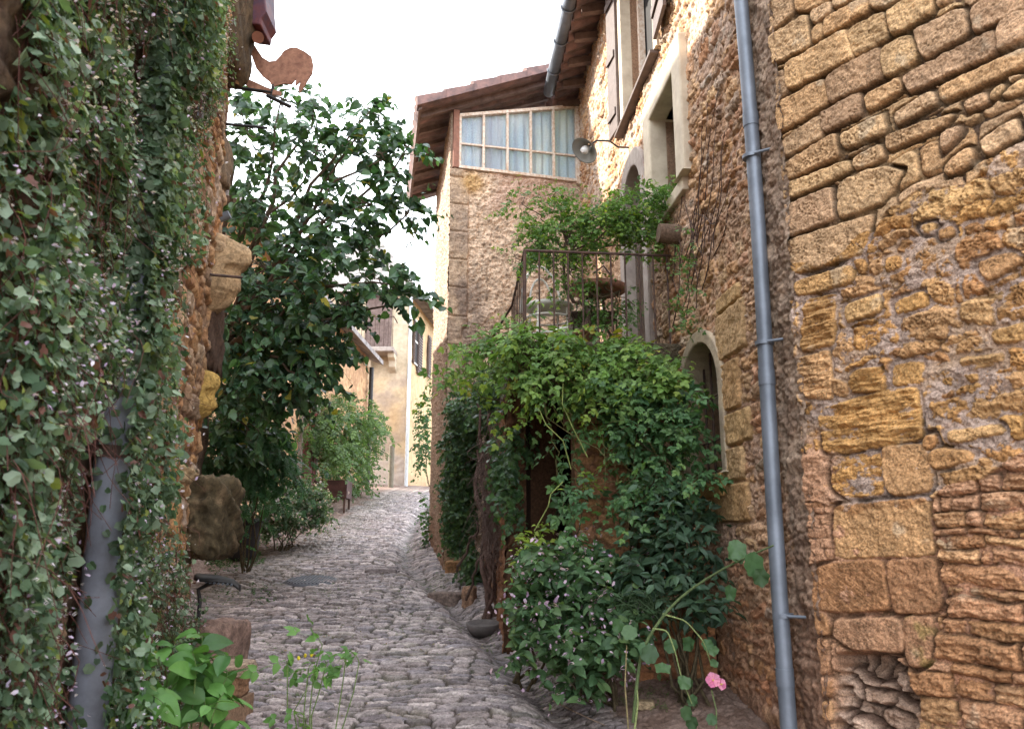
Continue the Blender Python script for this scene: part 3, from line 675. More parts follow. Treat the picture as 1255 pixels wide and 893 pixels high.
# broken recess low on the wall
rq = [nw(930+x/S_, 663+y/S_) for x, y in [(372, 520), (700, 528), (765, 612), (800, 700), (790, 790), (880, 980), (330, 980), (362, 650)]]
rd = poly_dist(U+.012*fbm(U*9, V*9, 3, 150), V+.012*fbm(U*9, V*9, 3, 151), rq); rk = sstep(-.01, .03, rd)
d9, s9, _a, _b = courses(U+.03*fbm(U*5, V*5, 3, 156), V+.03*fbm(U*5, V*5, 3, 157)+.15*U, .07, .5, .13, .7, 77, .25)
rh = -.19+.05*sstep(0, .02, d9)+(rnd_id(s9, 4)-.5)*.07+.03*fbm(U*9, V*14, 5, 153, .6)+.10*sstep(1.25, .95, V)
h = h*(1-rk)+rh*rk; C = lerp3(C, lerp3(stonecol(s9, [(.44, .33, .27), (.36, .25, .19), (.48, .36, .29)]), (.14, .09, .07), sstep(.018, 0, d9)), rk)
edge = sstep(.0, .035, U+.012*fbm(U*0, V*7, 4, 155)); h = h*edge-.14*(1-edge)
nh = thing('ashlar_house', 'house corner of large ochre blocks over crumbling rubble at the right edge', 'house', tuple(NC+NU*1.2+np.array([0, 0, .3])))
hf('wall', NC, NU, MV, NN, us, vs, h, C, stone_mat('ashlar', bump=.9, scale=110, var=.28, fine=.36, tint=(.97, .89, .80)), nh)
m = MB(); q = [NC+NU*a-NN*b_+np.array([0, 0, -.2]) for a, b_ in ((.0, .40), (3.4, .40), (3.4, 3), (.6, 3))]
m.hexa(q, [p+np.array([0, 0, 8.3]) for p in q], (.34, .22, .15)); m.build('masonry_core', M_STUCCO, nh)
m = MB(); q = [NC+NU*a-NN*b_+np.array([0, 0, 8.15]) for a, b_ in ((-.2, -.4), (3.6, -.4), (3.6, 3.2), (-.2, 3.2))]
m.hexa(q, [p+np.array([0, 0, .08+.3*(i > 1)]) for i, p in enumerate(q)]); m.build('roof', M_TILE, nh)

# ---------------- tower house across the end of the terrace
TA = np.array([-.794, 9.47, 0]); TB = np.array([.95, 10.0, 0]); TC = np.array([-1.22, 12.0, 0])
tower = thing('tower_house', 'narrow rendered house with glazed attic gallery under a lean-to tiled roof', 'house', (0, 9.6, 1.3))
tu = (TB-TA)/np.linalg.norm(TB-TA); tn = np.array([tu[1], -tu[0], 0]); tl_ = np.linalg.norm(TB-TA)
def tpt(u, z, out=0): return TA+tu*u+MV*z+tn*out
WZ0, WZ1 = 6.30, 7.02      # gallery window at the left, sill and head; both rise to the right
def tw_uv(px, py):
    p = on_plane(px, py, TA, tn); return np.dot(p-TA, tu), p[2]
us = np.arange(-.0, tl_+.12, .0085); vs = np.arange(1.0, 8.15, .0095)
U, V = np.meshgrid(us, vs)
h = .016*fbm(U*3, V*3, 5, 160, .6)+.014*fbm(U*13, V*16, 5, 161, .65)+.006*fbm(U*40, V*40, 3, 162)
w1, w2, wc = worley(U*5+.4*fbm(U*3, V*3, 2, 165), V*9, 12); h += .010*sstep(0, .35, w2-w1)*sstep(-.1, .5, fbm(U*1.2, V*1.2, 3, 163))
C = lerp3((.76, .61, .46), (.68, .54, .40), sstep(-.6, .6, fbm(U*1.6, V*1.6, 4, 164)))
C = C*(.72+.5*sstep(-.8, .8, fbm(U*9, V*12, 5, 166, .65)))[..., None]; C = C*(1-.5*sstep(.25, .7, fbm(U*15, V*24, 4, 174)))[..., None]
C = lerp3(C, (.60, .45, .35), sstep(.45, .7, U+.2*fbm(U*2, V*2, 3, 167))*sstep(5.7, 5.9, V+.2*fbm(U*2, V*2, 3, 168)))
d, sid, lu, lv = courses(U*.0+.15+0*U, V+.01*fbm(U*3, V*3, 2, 169), .36, .25, .9, .0, 51, .05)
qw = np.where(rnd_id(sid, 3) > .5, .24, .17); qk = sstep(qw+.02, qw-.01, U+.012*fbm(U*8, V*8, 3, 170))
vb = 1.0+.37*np.arange(25); dv = np.abs((V[..., None]-vb[None, None, :])).min(-1)
h = h*(1-qk)+qk*(.024*sstep(.0, .02, dv)+.012*fbm(U*9, V*9, 5, 171, .6)+.006)
C = lerp3(C, lerp3((.44, .33, .22), (.24, .19, .15), sstep(-.4, .7, fbm(U*2.5, V*2.5, 4, 172))), qk*.62)
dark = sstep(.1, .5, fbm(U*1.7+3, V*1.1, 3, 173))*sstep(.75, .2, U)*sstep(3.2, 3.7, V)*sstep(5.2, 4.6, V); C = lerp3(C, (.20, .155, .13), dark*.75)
oc = np.exp(-((U-.30)/.13)**2-((V-6.13)/.13)**2); C = lerp3(C, (.56, .34, .08), np.clip(oc*1.0, 0, .6))
sill = 6.29+.040*U
mask = V < sill+.0
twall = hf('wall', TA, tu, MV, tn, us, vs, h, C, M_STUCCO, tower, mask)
# left side wall
su = (TC-TA)/np.linalg.norm(TC-TA); sn = np.array([-su[1], su[0], 0]); sl_ = np.linalg.norm(TC-TA)
us2 = np.arange(0, sl_, .011); vs2 = np.arange(1.0, 7.1, .0085); U, V = np.meshgrid(us2, vs2)
h = .012*fbm(U*2, V*2, 4, 180)+.011*fbm(U*22, V*22, 4, 181, .7)+.006*fbm(U*60, V*60, 2, 182)
C = lerp3((.58, .46, .36), (.50, .39, .31), sstep(-.6, .6, fbm(U*1.2, V*1.2, 4, 183)))
C = C*(.66+.6*sstep(-.7, .7, fbm(U*30, V*30, 4, 184)))[..., None]
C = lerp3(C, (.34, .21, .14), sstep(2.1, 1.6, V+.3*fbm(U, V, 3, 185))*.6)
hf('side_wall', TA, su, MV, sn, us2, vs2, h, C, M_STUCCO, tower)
TD = TB+np.array([-.30, 2.5, 0])
i_ = .04
core = [TA+tu*i_+su*i_, TB-tn*i_, TD, TC+tu*i_]
m = MB(); m.hexa([p+np.array([0, 0, .8]) for p in core], [core[0]+MV*6.27, core[1]+MV*6.33, TD+MV*6.33, core[3]+MV*6.27], (.4, .27, .18))
m.hexa([core[3]+MV*6.2-su*.06, TD+MV*6.2-su*.06, TD+MV*6.2, core[3]+MV*6.2], [core[3]+MV*6.85-su*.06, TD+MV*7.8-su*.06, TD+MV*7.8, core[3]+MV*6.85], (.4, .27, .18))
m.build('masonry_core', M_STUCCO, tower)
# rough corner stone at the foot
# gallery window: 5 x 2 lights, frame follows the sloping head
a0, z00 = tw_uv(562, 207); a1, z10 = tw_uv(707, 224); _, z01 = tw_uv(565, 143); _, z11 = tw_uv(703, 131)
m = MB()
def tbar(m, A, B, w, out, dep, up=True):
    A = np.array(A); B = np.array(B)
    q = []
    if up:
        q = [tpt(A[0]-w/2, A[1], out), tpt(A[0]+w/2, A[1], out), tpt(A[0]+w/2, A[1], out-dep), tpt(A[0]-w/2, A[1], out-dep)]
        t = [tpt(B[0]-w/2, B[1], out), tpt(B[0]+w/2, B[1], out), tpt(B[0]+w/2, B[1], out-dep), tpt(B[0]-w/2, B[1], out-dep)]
    else:
        q = [tpt(A[0], A[1]-w/2, out), tpt(B[0], B[1]-w/2, out), tpt(B[0], B[1]-w/2, out-dep), tpt(A[0], A[1]-w/2, out-dep)]
        t = [tpt(A[0], A[1]+w/2, out), tpt(B[0], B[1]+w/2, out), tpt(B[0], B[1]+w/2, out-dep), tpt(A[0], A[1]+w/2, out-dep)]
    m.hexa(q, t)
tbar(m, (a0, z00+.02), (a1, z10+.02), .04, .04, .07, False); tbar(m, (a0, z01), (a1, z11), .045, .04, .07, False)
tbar(m, (a1+.03, z10-.03), (a1+.03, z11+.05), .09, .045, .09); tbar(m, (a0+.01, z00), (a0+.01, z01), .03, .037, .06)
win = m.build('gallery_window', M_PEEL, tower, .003); tag(win, 'sloping attic window of ten lights with peeling white frame')
for k in range(1, 5):
    m = MB(); f = k/5.; u = a0+(a1-.01-a0)*f; tbar(m, (u, z00+(z10-z00)*f+.03), (u, z01+(z11-z01)*f-.02), .03, .034, .05); m.build('mullion', M_PEEL, win)
m = MB(); zc0 = z00+(z01-z00)*.47; zc1 = z10+(z11-z10)*.34; tbar(m, (a0, zc0), (a1, zc1), .022, .03, .04, False); m.build('crossbar', M_PEEL, win)
m = MB(); tbar(m, (a0-.045, z00), (a0-.045, z01+.06), .075, .05, .10); m.build('brown_post', plain('rust_red_wood', (.26, .12, .08), .75, 0, .3, 16, .4), win)
gm, gnt, gb = nodes('window_glass'); gb.inputs['Base Color'].default_value = (.30, .37, .46, 1); gb.inputs['Roughness'].default_value = .08; gb.inputs['Alpha'].default_value = .16
m = MB(); m.add([tpt(a0, z00, .0), tpt(a1, z10, .0), tpt(a1, z11, .0), tpt(a0, z01, .0), tpt(a0, z00, -.004), tpt(a1, z10, -.004), tpt(a1, z11, -.004), tpt(a0, z01, -.004)], [(0, 1, 2, 3), (7, 6, 5, 4), (0, 4, 5, 1), (1, 5, 6, 2), (2, 6, 7, 3), (3, 7, 4, 0)]); m.build('pane', gm, win)
# curtains: folded cloth behind the glass
cu = np.linspace(a0-.02, a1+.02, 260); cv = np.linspace(0, 1, 30); CU, CV = np.meshgrid(cu, cv)
zb = np.interp(CU, [a0, a1], [z00, z10]); zt_ = np.interp(CU, [a0, a1], [z01, z11]); CZ = zb+(zt_-zb)*CV
fold = .018*np.sin(CU*52+2*perlin(CU*5, CV*.7, 190))+.012*perlin(CU*22, CV*1.2, 191)
P_ = TA+CU[..., None]*tu+CZ[..., None]*MV+(-.035+fold*.7)[..., None]*tn
ii = np.arange(CU.size).reshape(CU.shape)
cc = lerp3((.46, .58, .76), (.66, .72, .80), sstep(-.6, .6, fbm(CU*6, CV*1.5, 3, 192)))
cc = lerp3(cc, (.40, .36, .42), np.exp(-((CU-a0-.42)/.16)**2)*.5)
m = MB(); m.add(P_.reshape(-1, 3), np.stack([ii[:-1, :-1], ii[:-1, 1:], ii[1:, 1:], ii[1:, :-1]], -1).reshape(-1, 4), cc.reshape(-1, 3), smooth=True); m.build('curtain', leaf_mat('curtain_cloth', .3, .9, .05), win)
# lean-to roof, slopes down to the left
def rp(u, w, dz=0):      # u across (along the front, from the corner), w along the side
    return TA+tu*u+su*w+MV*(7.16+.455*(u+.0)+dz)
m = MB(); q = [rp(-.42, -.22), rp(tl_+.05, -.22), rp(tl_+.05, sl_+.25), rp(-.42, sl_+.25)]
m.hexa(q, [p+MV*.03 for p in q]); trf = m.build('roof', M_OLDWOOD, tower)
m = MB()
for i, w in enumerate(np.arange(-.20, sl_+.2, .2)):
    for k in range(6):
        u0 = -.46+k*.36; u1 = u0+.42
        lift = .05+.03*RND.random()
        m.tube([rp(u0, w, lift+.02), rp((u0+u1)/2, w, lift+.008), rp(u1, w, lift-.015)], [.088, .082, .074], 9, smooth=True)
        if i == 0: m.add(*[(lambda P: (P, [(3, 2, 1, 0), (4, 5, 6, 7), (0, 1, 5, 4), (1, 2, 6, 5), (2, 3, 7, 6), (3, 0, 4, 7)]))(np.array([rp(u0, w-.10, -.01), rp(u1-.05, w-.10, -.01), rp(u1-.05, w+.06, -.01), rp(u0, w+.06, -.01), rp(u0, w-.10, lift+.05), rp(u1-.05, w-.10, lift+.03), rp(u1-.05, w+.06, lift+.03), rp(u0, w+.06, lift+.05)]))][0])
m.build('roof_tile', M_TILE, trf)
for w in np.arange(-.06, sl_+.25, .42):
    m = MB(); q = [rp(-.40, w, -.07), rp(tl_, w, -.07), rp(tl_, w+.06, -.07), rp(-.40, w+.06, -.07)]; m.hexa(q, [p+MV*.075 for p in q]); m.build('rafter', M_OLDWOOD, trf, .006)
m = MB(); q = [rp(-.44, -.24, -.05), rp(-.40, -.24, -.05), rp(-.40, sl_+.27, -.05), rp(-.44, sl_+.27, -.05)]; m.hexa(q, [p+MV*.13 for p in q]); m.build('fascia', M_OLDWOOD, trf)
m = MB()   # short wall between side eaves and side wall head
q = [TA+su*.02, TC, TC+tu*.03, TA+su*.02+tu*.03]; m.hexa([p+MV*6.2 for p in q], [p+MV*7.12 for p in q], (.5, .4, .3)); m.build('eaves_wall', M_STUCCO, tower)

# ---------------- near wall on the left
LO = np.array([-.646, 0, 0]); LU = np.array([-.267, 1, 0.]); LN = np.array([1, .267, 0]); LN /= np.linalg.norm(LN)
def lpt(u, z, out=0): return LO+LU*u+MV*z+LN*out
def lw(px, py):
    p = on_plane(px, py, LO, LN); return p[1], p[2]
us = np.arange(.9, 5.03, .009); vs = np.concatenate([np.arange(.0, 5.9, .011), np.linspace(5.92, 6.85, 40)])
U, V = np.meshgrid(us, vs)
Uw = U+.05*fbm(U*2.4, V*2.4, 4, 200); Vw = V+.05*fbm(U*2.0, V*2.6, 4, 201)
d, sid, lu, lv = courses(Uw, Vw, .13, .5, .24, .7, 61, .4)
px_, py_ = proj((LO+U[..., None]*LU+V[..., None]*MV)); px_ = px_.reshape(U.shape); py_ = py_.reshape(U.shape)
h = np.maximum(sstep(0, .025, d)*.04+(rnd_id(sid, 5)-.5)*.04*sstep(0, .02, d), .022+.018*fbm(U*1.5, V*1.5, 3, 209))+.018*fbm(U*9, V*12, 5, 202, .6)+.008*fbm(U*30, V*30, 3, 203)+.03*fbm(U*1.2, V*1.2, 3, 204)
C = stonecol(sid, [(.44, .26, .12), (.42, .28, .16), (.36, .26, .18), (.48, .38, .27), (.38, .21, .10)])
C = lerp3(C, (.17, .10, .065), sstep(.018, .0, d)); C = C*(.75+.4*sstep(-.8, .8, fbm(U*6, V*6, 4, 205)))[..., None]
C = lerp3(C, (.45, .40, .35), sstep(.3, .7, fbm(U*3, V*3, 4, 206))*.6)
matk = sstep(3.9, 2.9, U+.4*fbm(U*2, V*2, 3, 208))*sstep(-.75, -.2, fbm(U*2.6, V*2.6, 4, 207)); C = lerp3(C, lerp3((.075, .045, .032), (.12, .08, .05), sstep(-.4, .4, fbm(U*20, V*20, 3, 206))), matk*.9)      # mat of dead stems
h = h*(1-.5*matk)*(1-.35*sstep(3.4, 4, U))
left = thing('rubble_house', 'tall ochre rubble house wall under creeper on the left edge, very close', 'house', (-2.2, 4, .4))
hf('wall', LO, LU, MV, LN, us, vs, h, C, M_STUCCO, left)
m = MB(); q = [lpt(.9, -.2, -.03), lpt(4.99, -.2, -.03), lpt(4.99, -.2, -3.2)+np.array([-.0, .3, 0]), lpt(.9, -.2, -3.2)]
m.hexa(q, [p+MV*7.0 for p in q], (.42, .25, .12)); m.build('masonry_core', M_STUCCO, left)
vs2 = np.arange(.2, 6.0, .02); us2 = np.arange(0, 1.0, .02); U, V = np.meshgrid(us2, vs2)   # end face
h = .05*fbm(U*4, V*5, 5, 207, .6)+.01; eo_ = lpt(5.02, 0, .0)
hf('end_wall', eo_, -LN, MV, np.array([-.26, .966, 0]), us2, vs2, h, np.broadcast_to(np.array((.36, .24, .15)), U.shape+(3,)).copy(), M_STUCCO, left)
def PU(z): return 2.24+.05*z
m = MB(); m.tube([lpt(PU(z), z, .10+.01*math.sin(z*2)) for z in np.linspace(.3, 6.5, 14)], .052, 18, (.2, .2, .22))
for z in (.9, 2.9, 4.6): m.tube([lpt(PU(z), z-.05, .10+.01*math.sin(z*2)), lpt(PU(z), z+.05, .10+.01*math.sin(z*2))], .056, 18)
lp_ = m.build('downpipe', plain('dull_grey_pipe', (.22, .23, .275), .7, 0, .3, 5, .2, col2=(.13, .13, .155)), left); tag(lp_, 'wide grey pipe half hidden by the creeper')
m = MB(); m.tube([lpt(PU(1.95), 1.88, .095), lpt(PU(1.95), 1.915, .095)], .062, 16); m.tube([lpt(2.40, 1.9, .12), lpt(2.62, 1.9, .02)], .009, 6); m.build('pipe_clamp', M_RUSTBAR, lp_)
m = MB(); m.tube([lpt(3.5, z, .055) for z in (3.6, 5.2, 7)], .03, 12); m.build('thin_pipe', M_ZINC, left)

# wing set back behind the tree (unseen, added to shade the right-hand house)
wing = thing('shade_house', 'unseen tall ochre house added behind the creeper wall to shade the long house', 'house', (-5.5, 8, 1))
m = MB(); m.box((-6.4, 8.0, 4.75), (3.6, 4.6, 9.5), 0, (.45, .30, .18)); m.build('wall', M_FARST, wing)
m = MB(); m.add([(-8.4, 5.5, 9.4), (-4.4, 5.5, 9.4), (-4.4, 10.5, 9.4), (-8.4, 10.5, 9.4), (-6.4, 5.5, 10.3), (-6.4, 10.5, 10.3)], [(0, 1, 4), (2, 3, 5), (1, 2, 5, 4), (3, 0, 4, 5), (3, 2, 1, 0)]); m.build('roof', M_TILE, wing)

# ---------------- house further up on the left, with red door
fh = thing('rendered_house', 'orange rendered house behind the dark tree with red door and black corner pipe', 'house', (-4.1, 16, 2))
def FX(y): return -3.86-.30*(21-y)/10
us = np.arange(10.5, 21.0, .03); vs = np.arange(1.2, 6.4, .03); U, V = np.meshgrid(us, vs)
h = .03*fbm(U*1.5, V*2.2, 4, 210)+.02*fbm(U*7, V*9, 3, 211)
C = lerp3((.55, .36, .20), (.42, .26, .15), sstep(-.6, .6, fbm(U*1.1, V*1.4, 4, 212))); C = C*(.85+.3*sstep(-.8, .8, fbm(U*6, V*7, 3, 213)))[..., None]
fO = np.array([FX(0), 0, 0]); fU = np.array([.03, 1, 0])
hf('wall', fO, fU, MV, (1, -.03, 0), us, vs, h, C, M_FARST, fh)
m = MB(); q = [fO+fU*10.5+np.array([-.03, 0, .8]), fO+fU*21+np.array([-.03, 0, .8]), fO+fU*21+np.array([-3.5, 0, .8]), fO+fU*10.5+np.array([-3.5, 0, .8])]
m.hexa(q, [p+MV*5.6 for p in q], (.5, .33, .19)); m.build('masonry_core', M_FARST, fh)
m = MB(); q = [fO+fU*10.3+np.array([.35, 0, 6.25]), fO+fU*21.2+np.array([.35, 0, 6.25]), fO+fU*21.2+np.array([-3.8, 0, 7.9]), fO+fU*10.3+np.array([-3.8, 0, 7.9])]
m.hexa(q, [p+MV*.12 for p in q]); m.build('roof', M_TILEG, fh)
def fpt(u, z, out=0): return fO+fU*u+MV*z+np.array([out, -.03*out, 0])
m = MB(); zb = g(-3.9, 15.6)
m.hexa([fpt(15.1, zb, .04), fpt(16.1, zb, .04), fpt(16.1, zb, .0), fpt(15.1, zb, .0)], [fpt(15.1, zb+2, .04), fpt(16.1, zb+2, .04), fpt(16.1, zb+2, .0), fpt(15.1, zb+2, .0)])
for k in range(5): u = 15.12+k*.2; m.hexa([fpt(u, zb, .055), fpt(u+.17, zb, .055), fpt(u+.17, zb, .038), fpt(u, zb, .038)], [fpt(u, zb+2, .055), fpt(u+.17, zb+2, .055), fpt(u+.17, zb+2, .038), fpt(u, zb+2, .038)])
m.build('door', M_RED, fh)
m = MB()
for a in (15.0, 16.1): m.hexa([fpt(a, zb, .07), fpt(a+.1, zb, .07), fpt(a+.1, zb, 0), fpt(a, zb, 0)], [fpt(a, zb+2.1, .07), fpt(a+.1, zb+2.1, .07), fpt(a+.1, zb+2.1, 0), fpt(a, zb+2.1, 0)])
m.hexa([fpt(15, zb+2.02, .072), fpt(16.2, zb+2.02, .072), fpt(16.2, zb+2.02, 0), fpt(15, zb+2.02, 0)], [fpt(15, zb+2.2, .072), fpt(16.2, zb+2.2, .072), fpt(16.2, zb+2.2, 0), fpt(15, zb+2.2, 0)]); m.build('door_surround', M_GREYST, fh)
m = MB(); m.tube([fpt(20.8, z, .12) for z in (2.9, 4, 6.1)], .06, 12); m.build('downpipe', M_BLACK, fh)

# ---------------- house closing the lane
far = thing('corner_house', 'cream house closing the lane with balcony, brown shutters and grey tile roof', 'house', (-3.1, 23.2, 3.1))
K = np.array([-3.12, 23.2, 0]); ku = np.array([-1, .02, 0]); kn = np.array([0, -1, 0.]); ks = np.array([.10, 1, 0]); ks = ks/np.linalg.norm(ks); ksn = np.array([ks[1], -ks[0], 0])
def kz(px, py): return on_plane(px, py, K, kn)[2]
top_z = 9.0
us = np.arange(0, 4.2, .03); vs = np.arange(2.9, top_z, .03); U, V = np.meshgrid(us, vs)
h = .02*fbm(U*2, V*2, 4, 220)+.008*fbm(U*9, V*9, 3, 221)
C = lerp3((.62, .50, .33), (.52, .43, .33), sstep(-.5, .5, fbm(U*.9, V*1.1, 4, 222)))
C = lerp3(C, (.60, .52, .38), sstep(6.2, 6.6, V)); C = lerp3(C, (.40, .33, .28), sstep(.0, .7, fbm(U*1.5+4, V*1.5, 4, 223))*.6*sstep(6.6, 6.0, V))
C = lerp3(C, (.60, .57, .54), sstep(4.3, 3.5, V+.5*fbm(U*2, V*2, 3, 224))*.7)
C = lerp3(C, (.62, .40, .15), np.exp(-((U-.35)/.25)**2-((V-5.1)/.5)**2)*.5)
hf('wall', K, ku, MV, kn, us, vs, h, C, M_FARST, far)
us = np.arange(0, 9, .03); U, V = np.meshgrid(us, vs)
h = .02*fbm(U*1.5, V*1.5, 4, 225)+.006*fbm(U*9, V*9, 3, 226)
C = lerp3((.66, .50, .29), (.58, .43, .25), sstep(-.5, .5, fbm(U*.8, V*.8, 4, 227))); C = C*(.88+.2*sstep(-.8, .8, fbm(U*5, V*5, 3, 228)))[..., None]
C = lerp3(C, (.45, .30, .18), sstep(3.8, 3.2, V+.3*fbm(U, V, 3, 229))*.6)
hf('side_wall', K, ks, MV, ksn, us, vs, h, C, M_FARST, far)
m = MB(); q = [K+ku*.03+ks*.03, K+ks*9-ksn*.05, K+ks*9+ku*6, K+ku*4.2+ks*.03]; m.hexa([p+MV*2.5 for p in q], [p+MV*(top_z-.02) for p in q], (.6, .48, .32)); m.build('masonry_core', M_FARST, far)
m = MB(); E = [K+ksn*.35+kn*.3, K+ks*9.2+ksn*.35, K+ks*9.2+ku*7, K+ku*4.6+kn*.3]; E = [p+MV*(top_z-.1) for p in E]
R0 = K+ku*1.7+ks*1.9+MV*(top_z+2.7); R1 = K+ku*1.9+ks*8+MV*(top_z+2.7)
m.add(np.array(E+[R0, R1]), [(0, 1, 5, 4), (1, 2, 5), (2, 3, 4, 5), (3, 0, 4), (3, 2, 1, 0)]); frf = m.build('roof', M_TILEG, far)
m = MB(); m.tube([E[0]+MV*-.03, E[1]+MV*-.03], .07, 8); m.build('gutter', M_BROWNW, frf)
# shutters on the side wall and window
def kpt(u, z, out=0): return K+ks*u+MV*z+ksn*out
def fpt2(u, z, out=0): return K+ku*u+MV*z+kn*out
for (u0, u1, z0, z1) in ((.55, .62, 6.9, 8.3), (1.15, 1.7, 6.7, 8.2), (2.7, 3.1, 6.9, 8.3)):
    m = MB(); m.hexa([kpt(u0, z0, .08), kpt(u1, z0, .08), kpt(u1, z0, .03), kpt(u0, z0, .03)], [kpt(u0, z1, .08), kpt(u1, z1, .08), kpt(u1, z1, .03), kpt(u0, z1, .03)])
    for z in np.arange(z0+.1, z1-.1, .09): m.hexa([kpt(u0+.02, z, .10), kpt(u1-.02, z, .10), kpt(u1-.02, z, .08), kpt(u0+.02, z, .08)], [kpt(u0+.02, z+.05, .09), kpt(u1-.02, z+.05, .09), kpt(u1-.02, z+.05, .08), kpt(u0+.02, z+.05, .08)])
    m.build('shutter', M_BROWNW, far)
m = MB(); m.hexa([kpt(.62, 6.9, .035), kpt(1.15, 6.9, .035), kpt(1.15, 6.9, .02), kpt(.62, 6.9, .02)], [kpt(.62, 8.3, .035), kpt(1.15, 8.3, .035), kpt(1.15, 8.3, .02), kpt(.62, 8.3, .02)]); fw = m.build('window', M_DARK, far)
for z in (6.9, 7.6, 8.27): m = MB(); m.hexa([kpt(.62, z, .05), kpt(1.15, z, .05), kpt(1.15, z, .034), kpt(.62, z, .034)], [kpt(.62, z+.05, .05), kpt(1.15, z+.05, .05), kpt(1.15, z+.05, .034), kpt(.62, z+.05, .034)]); m.build('glazing_bar', M_WHITE, fw)
m = MB(); m.tube([K+kn*.07+ksn*.07+MV*z for z in (3.1, 6, top_z-.15)], .05, 12); m.build('downpipe', plain('white_pipe', (.62, .66, .70), .4), far)
# balcony
bz = kz(475, 437)
m = MB(); m.hexa([fpt2(.32, bz, .75), fpt2(1.45, bz, .75), fpt2(1.45, bz, 0), fpt2(.32, bz, 0)], [fpt2(.32, bz+.14, .75), fpt2(1.45, bz+.14, .75), fpt2(1.45, bz+.14, 0), fpt2(.32, bz+.14, 0)])
bal = m.build('balcony', M_GREYST, far, .02)
for u in (.42, 1.15):
    m = MB(); m.prism([(0, 0), (.55, 0), (.5, -.12), (.3, -.18), (.25, -.36), (0, -.5)], fpt2(u, bz-.003, 0), kn, MV, ku, .2); m.build('corbel', M_CREAM, bal, .015)
m = MB(); m.tube([fpt2(.34, bz+1.05, .02), fpt2(.34, bz+1.05, .70), fpt2(1.43, bz+1.05, .70), fpt2(1.43, bz+1.05, .02)], .02, 6, smooth=False)
for u in np.arange(.36, 1.44, .13): m.tube([fpt2(u, bz+.14, .70), fpt2(u, bz+1.05, .70)], .009, 5)
m.build('railing', M_RUSTBAR, bal)
m = MB(); m.hexa([fpt2(.5, bz+.14, .04), fpt2(1.3, bz+.14, .04), fpt2(1.3, bz+.14, .0), fpt2(.5, bz+.14, .0)], [fpt2(.5, bz+2.3, .04), fpt2(1.3, bz+2.3, .04), fpt2(1.3, bz+2.3, .0), fpt2(.5, bz+2.3, .0)]); m.build('balcony_door', M_OLDWOOD, far)

# ---------------- vine terrace against the long house
ter = thing('terrace', 'raised stone terrace with thin iron railing and dark opening, buried in vines', 'terrace', (.6, 6, .9))
TZ = 3.06
def wallx(y): return 1.708-.0776*y
m = MB()
slab = [(-.02, 5.60), (wallx(5.75)-.0, 5.72), (wallx(7.6), 7.6), (-.12, 7.6)]
m.hexa([np.array([x, y, TZ-.26]) for x, y in slab], [np.array([x, y, TZ]) for x, y in slab], (.25, .19, .13)); m.build('slab', M_MOSSY, ter, .03)
def rubble_face(name, A, B, z0, z1, sd, tone=(1, 1, 1), thick=.35, step=.012):
    A = np.array([*A, 0.]); B = np.array([*B, 0.]); L_ = np.linalg.norm(B-A); e = (B-A)/L_; n = np.array([e[1], -e[0], 0])
    us = np.arange(0, L_, step); vs = np.arange(z0, z1, step); U, V = np.meshgrid(us, vs)
    d, sid, lu, lv = courses(U+.06*fbm(U*4, V*4, 4, sd), V+.05*fbm(U*4, V*4, 4, sd+1), .11, .5, .20, .7, sd, .25)
    h = np.maximum(sstep(0, .02, d)*.026+(rnd_id(sid, 5)-.5)*.03*sstep(0, .02, d), .012+.012*fbm(U*3, V*3, 3, sd+5))+.012*fbm(U*12, V*16, 5, sd+2, .6)
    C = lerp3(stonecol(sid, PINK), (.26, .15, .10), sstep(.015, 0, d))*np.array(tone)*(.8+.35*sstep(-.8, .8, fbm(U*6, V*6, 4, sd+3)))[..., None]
    return hf(name, A, e, MV, n, us, vs, h, C, M_STUCCO, ter, back=thick, backtone=.35)  # backs darkened, shade of the vault put into their colour
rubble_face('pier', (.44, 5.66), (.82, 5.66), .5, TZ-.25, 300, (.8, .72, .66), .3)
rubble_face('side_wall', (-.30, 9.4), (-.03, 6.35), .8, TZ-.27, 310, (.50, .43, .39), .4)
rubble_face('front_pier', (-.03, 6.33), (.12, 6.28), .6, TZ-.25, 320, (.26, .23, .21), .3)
rubble_face('back_wall', (-.15, 7.5), (1.2, 7.5), .8, TZ-.2, 330, (.09, .075, .065), .3, .02)  # near-black tone paints in the darkness under the terrace
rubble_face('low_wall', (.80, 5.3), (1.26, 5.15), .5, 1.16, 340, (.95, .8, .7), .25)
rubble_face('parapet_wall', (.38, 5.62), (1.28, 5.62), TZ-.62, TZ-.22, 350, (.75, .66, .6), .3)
# steps going down beside the tower
for i in range(5):
    m = MB(); zt2 = TZ-.17*i; y0 = 7.6+.36*i
    xl = -.02-.085*(y0-6.35)+.12; m.hexa([np.array([xl, y0, 1.0]), np.array([wallx(y0), y0, 1.0]), np.array([wallx(y0), y0+.36, 1.0]), np.array([xl, y0+.36, 1.0])], [np.array([xl, y0, zt2]), np.array([wallx(y0), y0, zt2]), np.array([wallx(y0), y0+.36, zt2]), np.array([xl, y0+.36, zt2])], (.30, .22, .16)); m.build('step', M_GREYST, ter, .015)
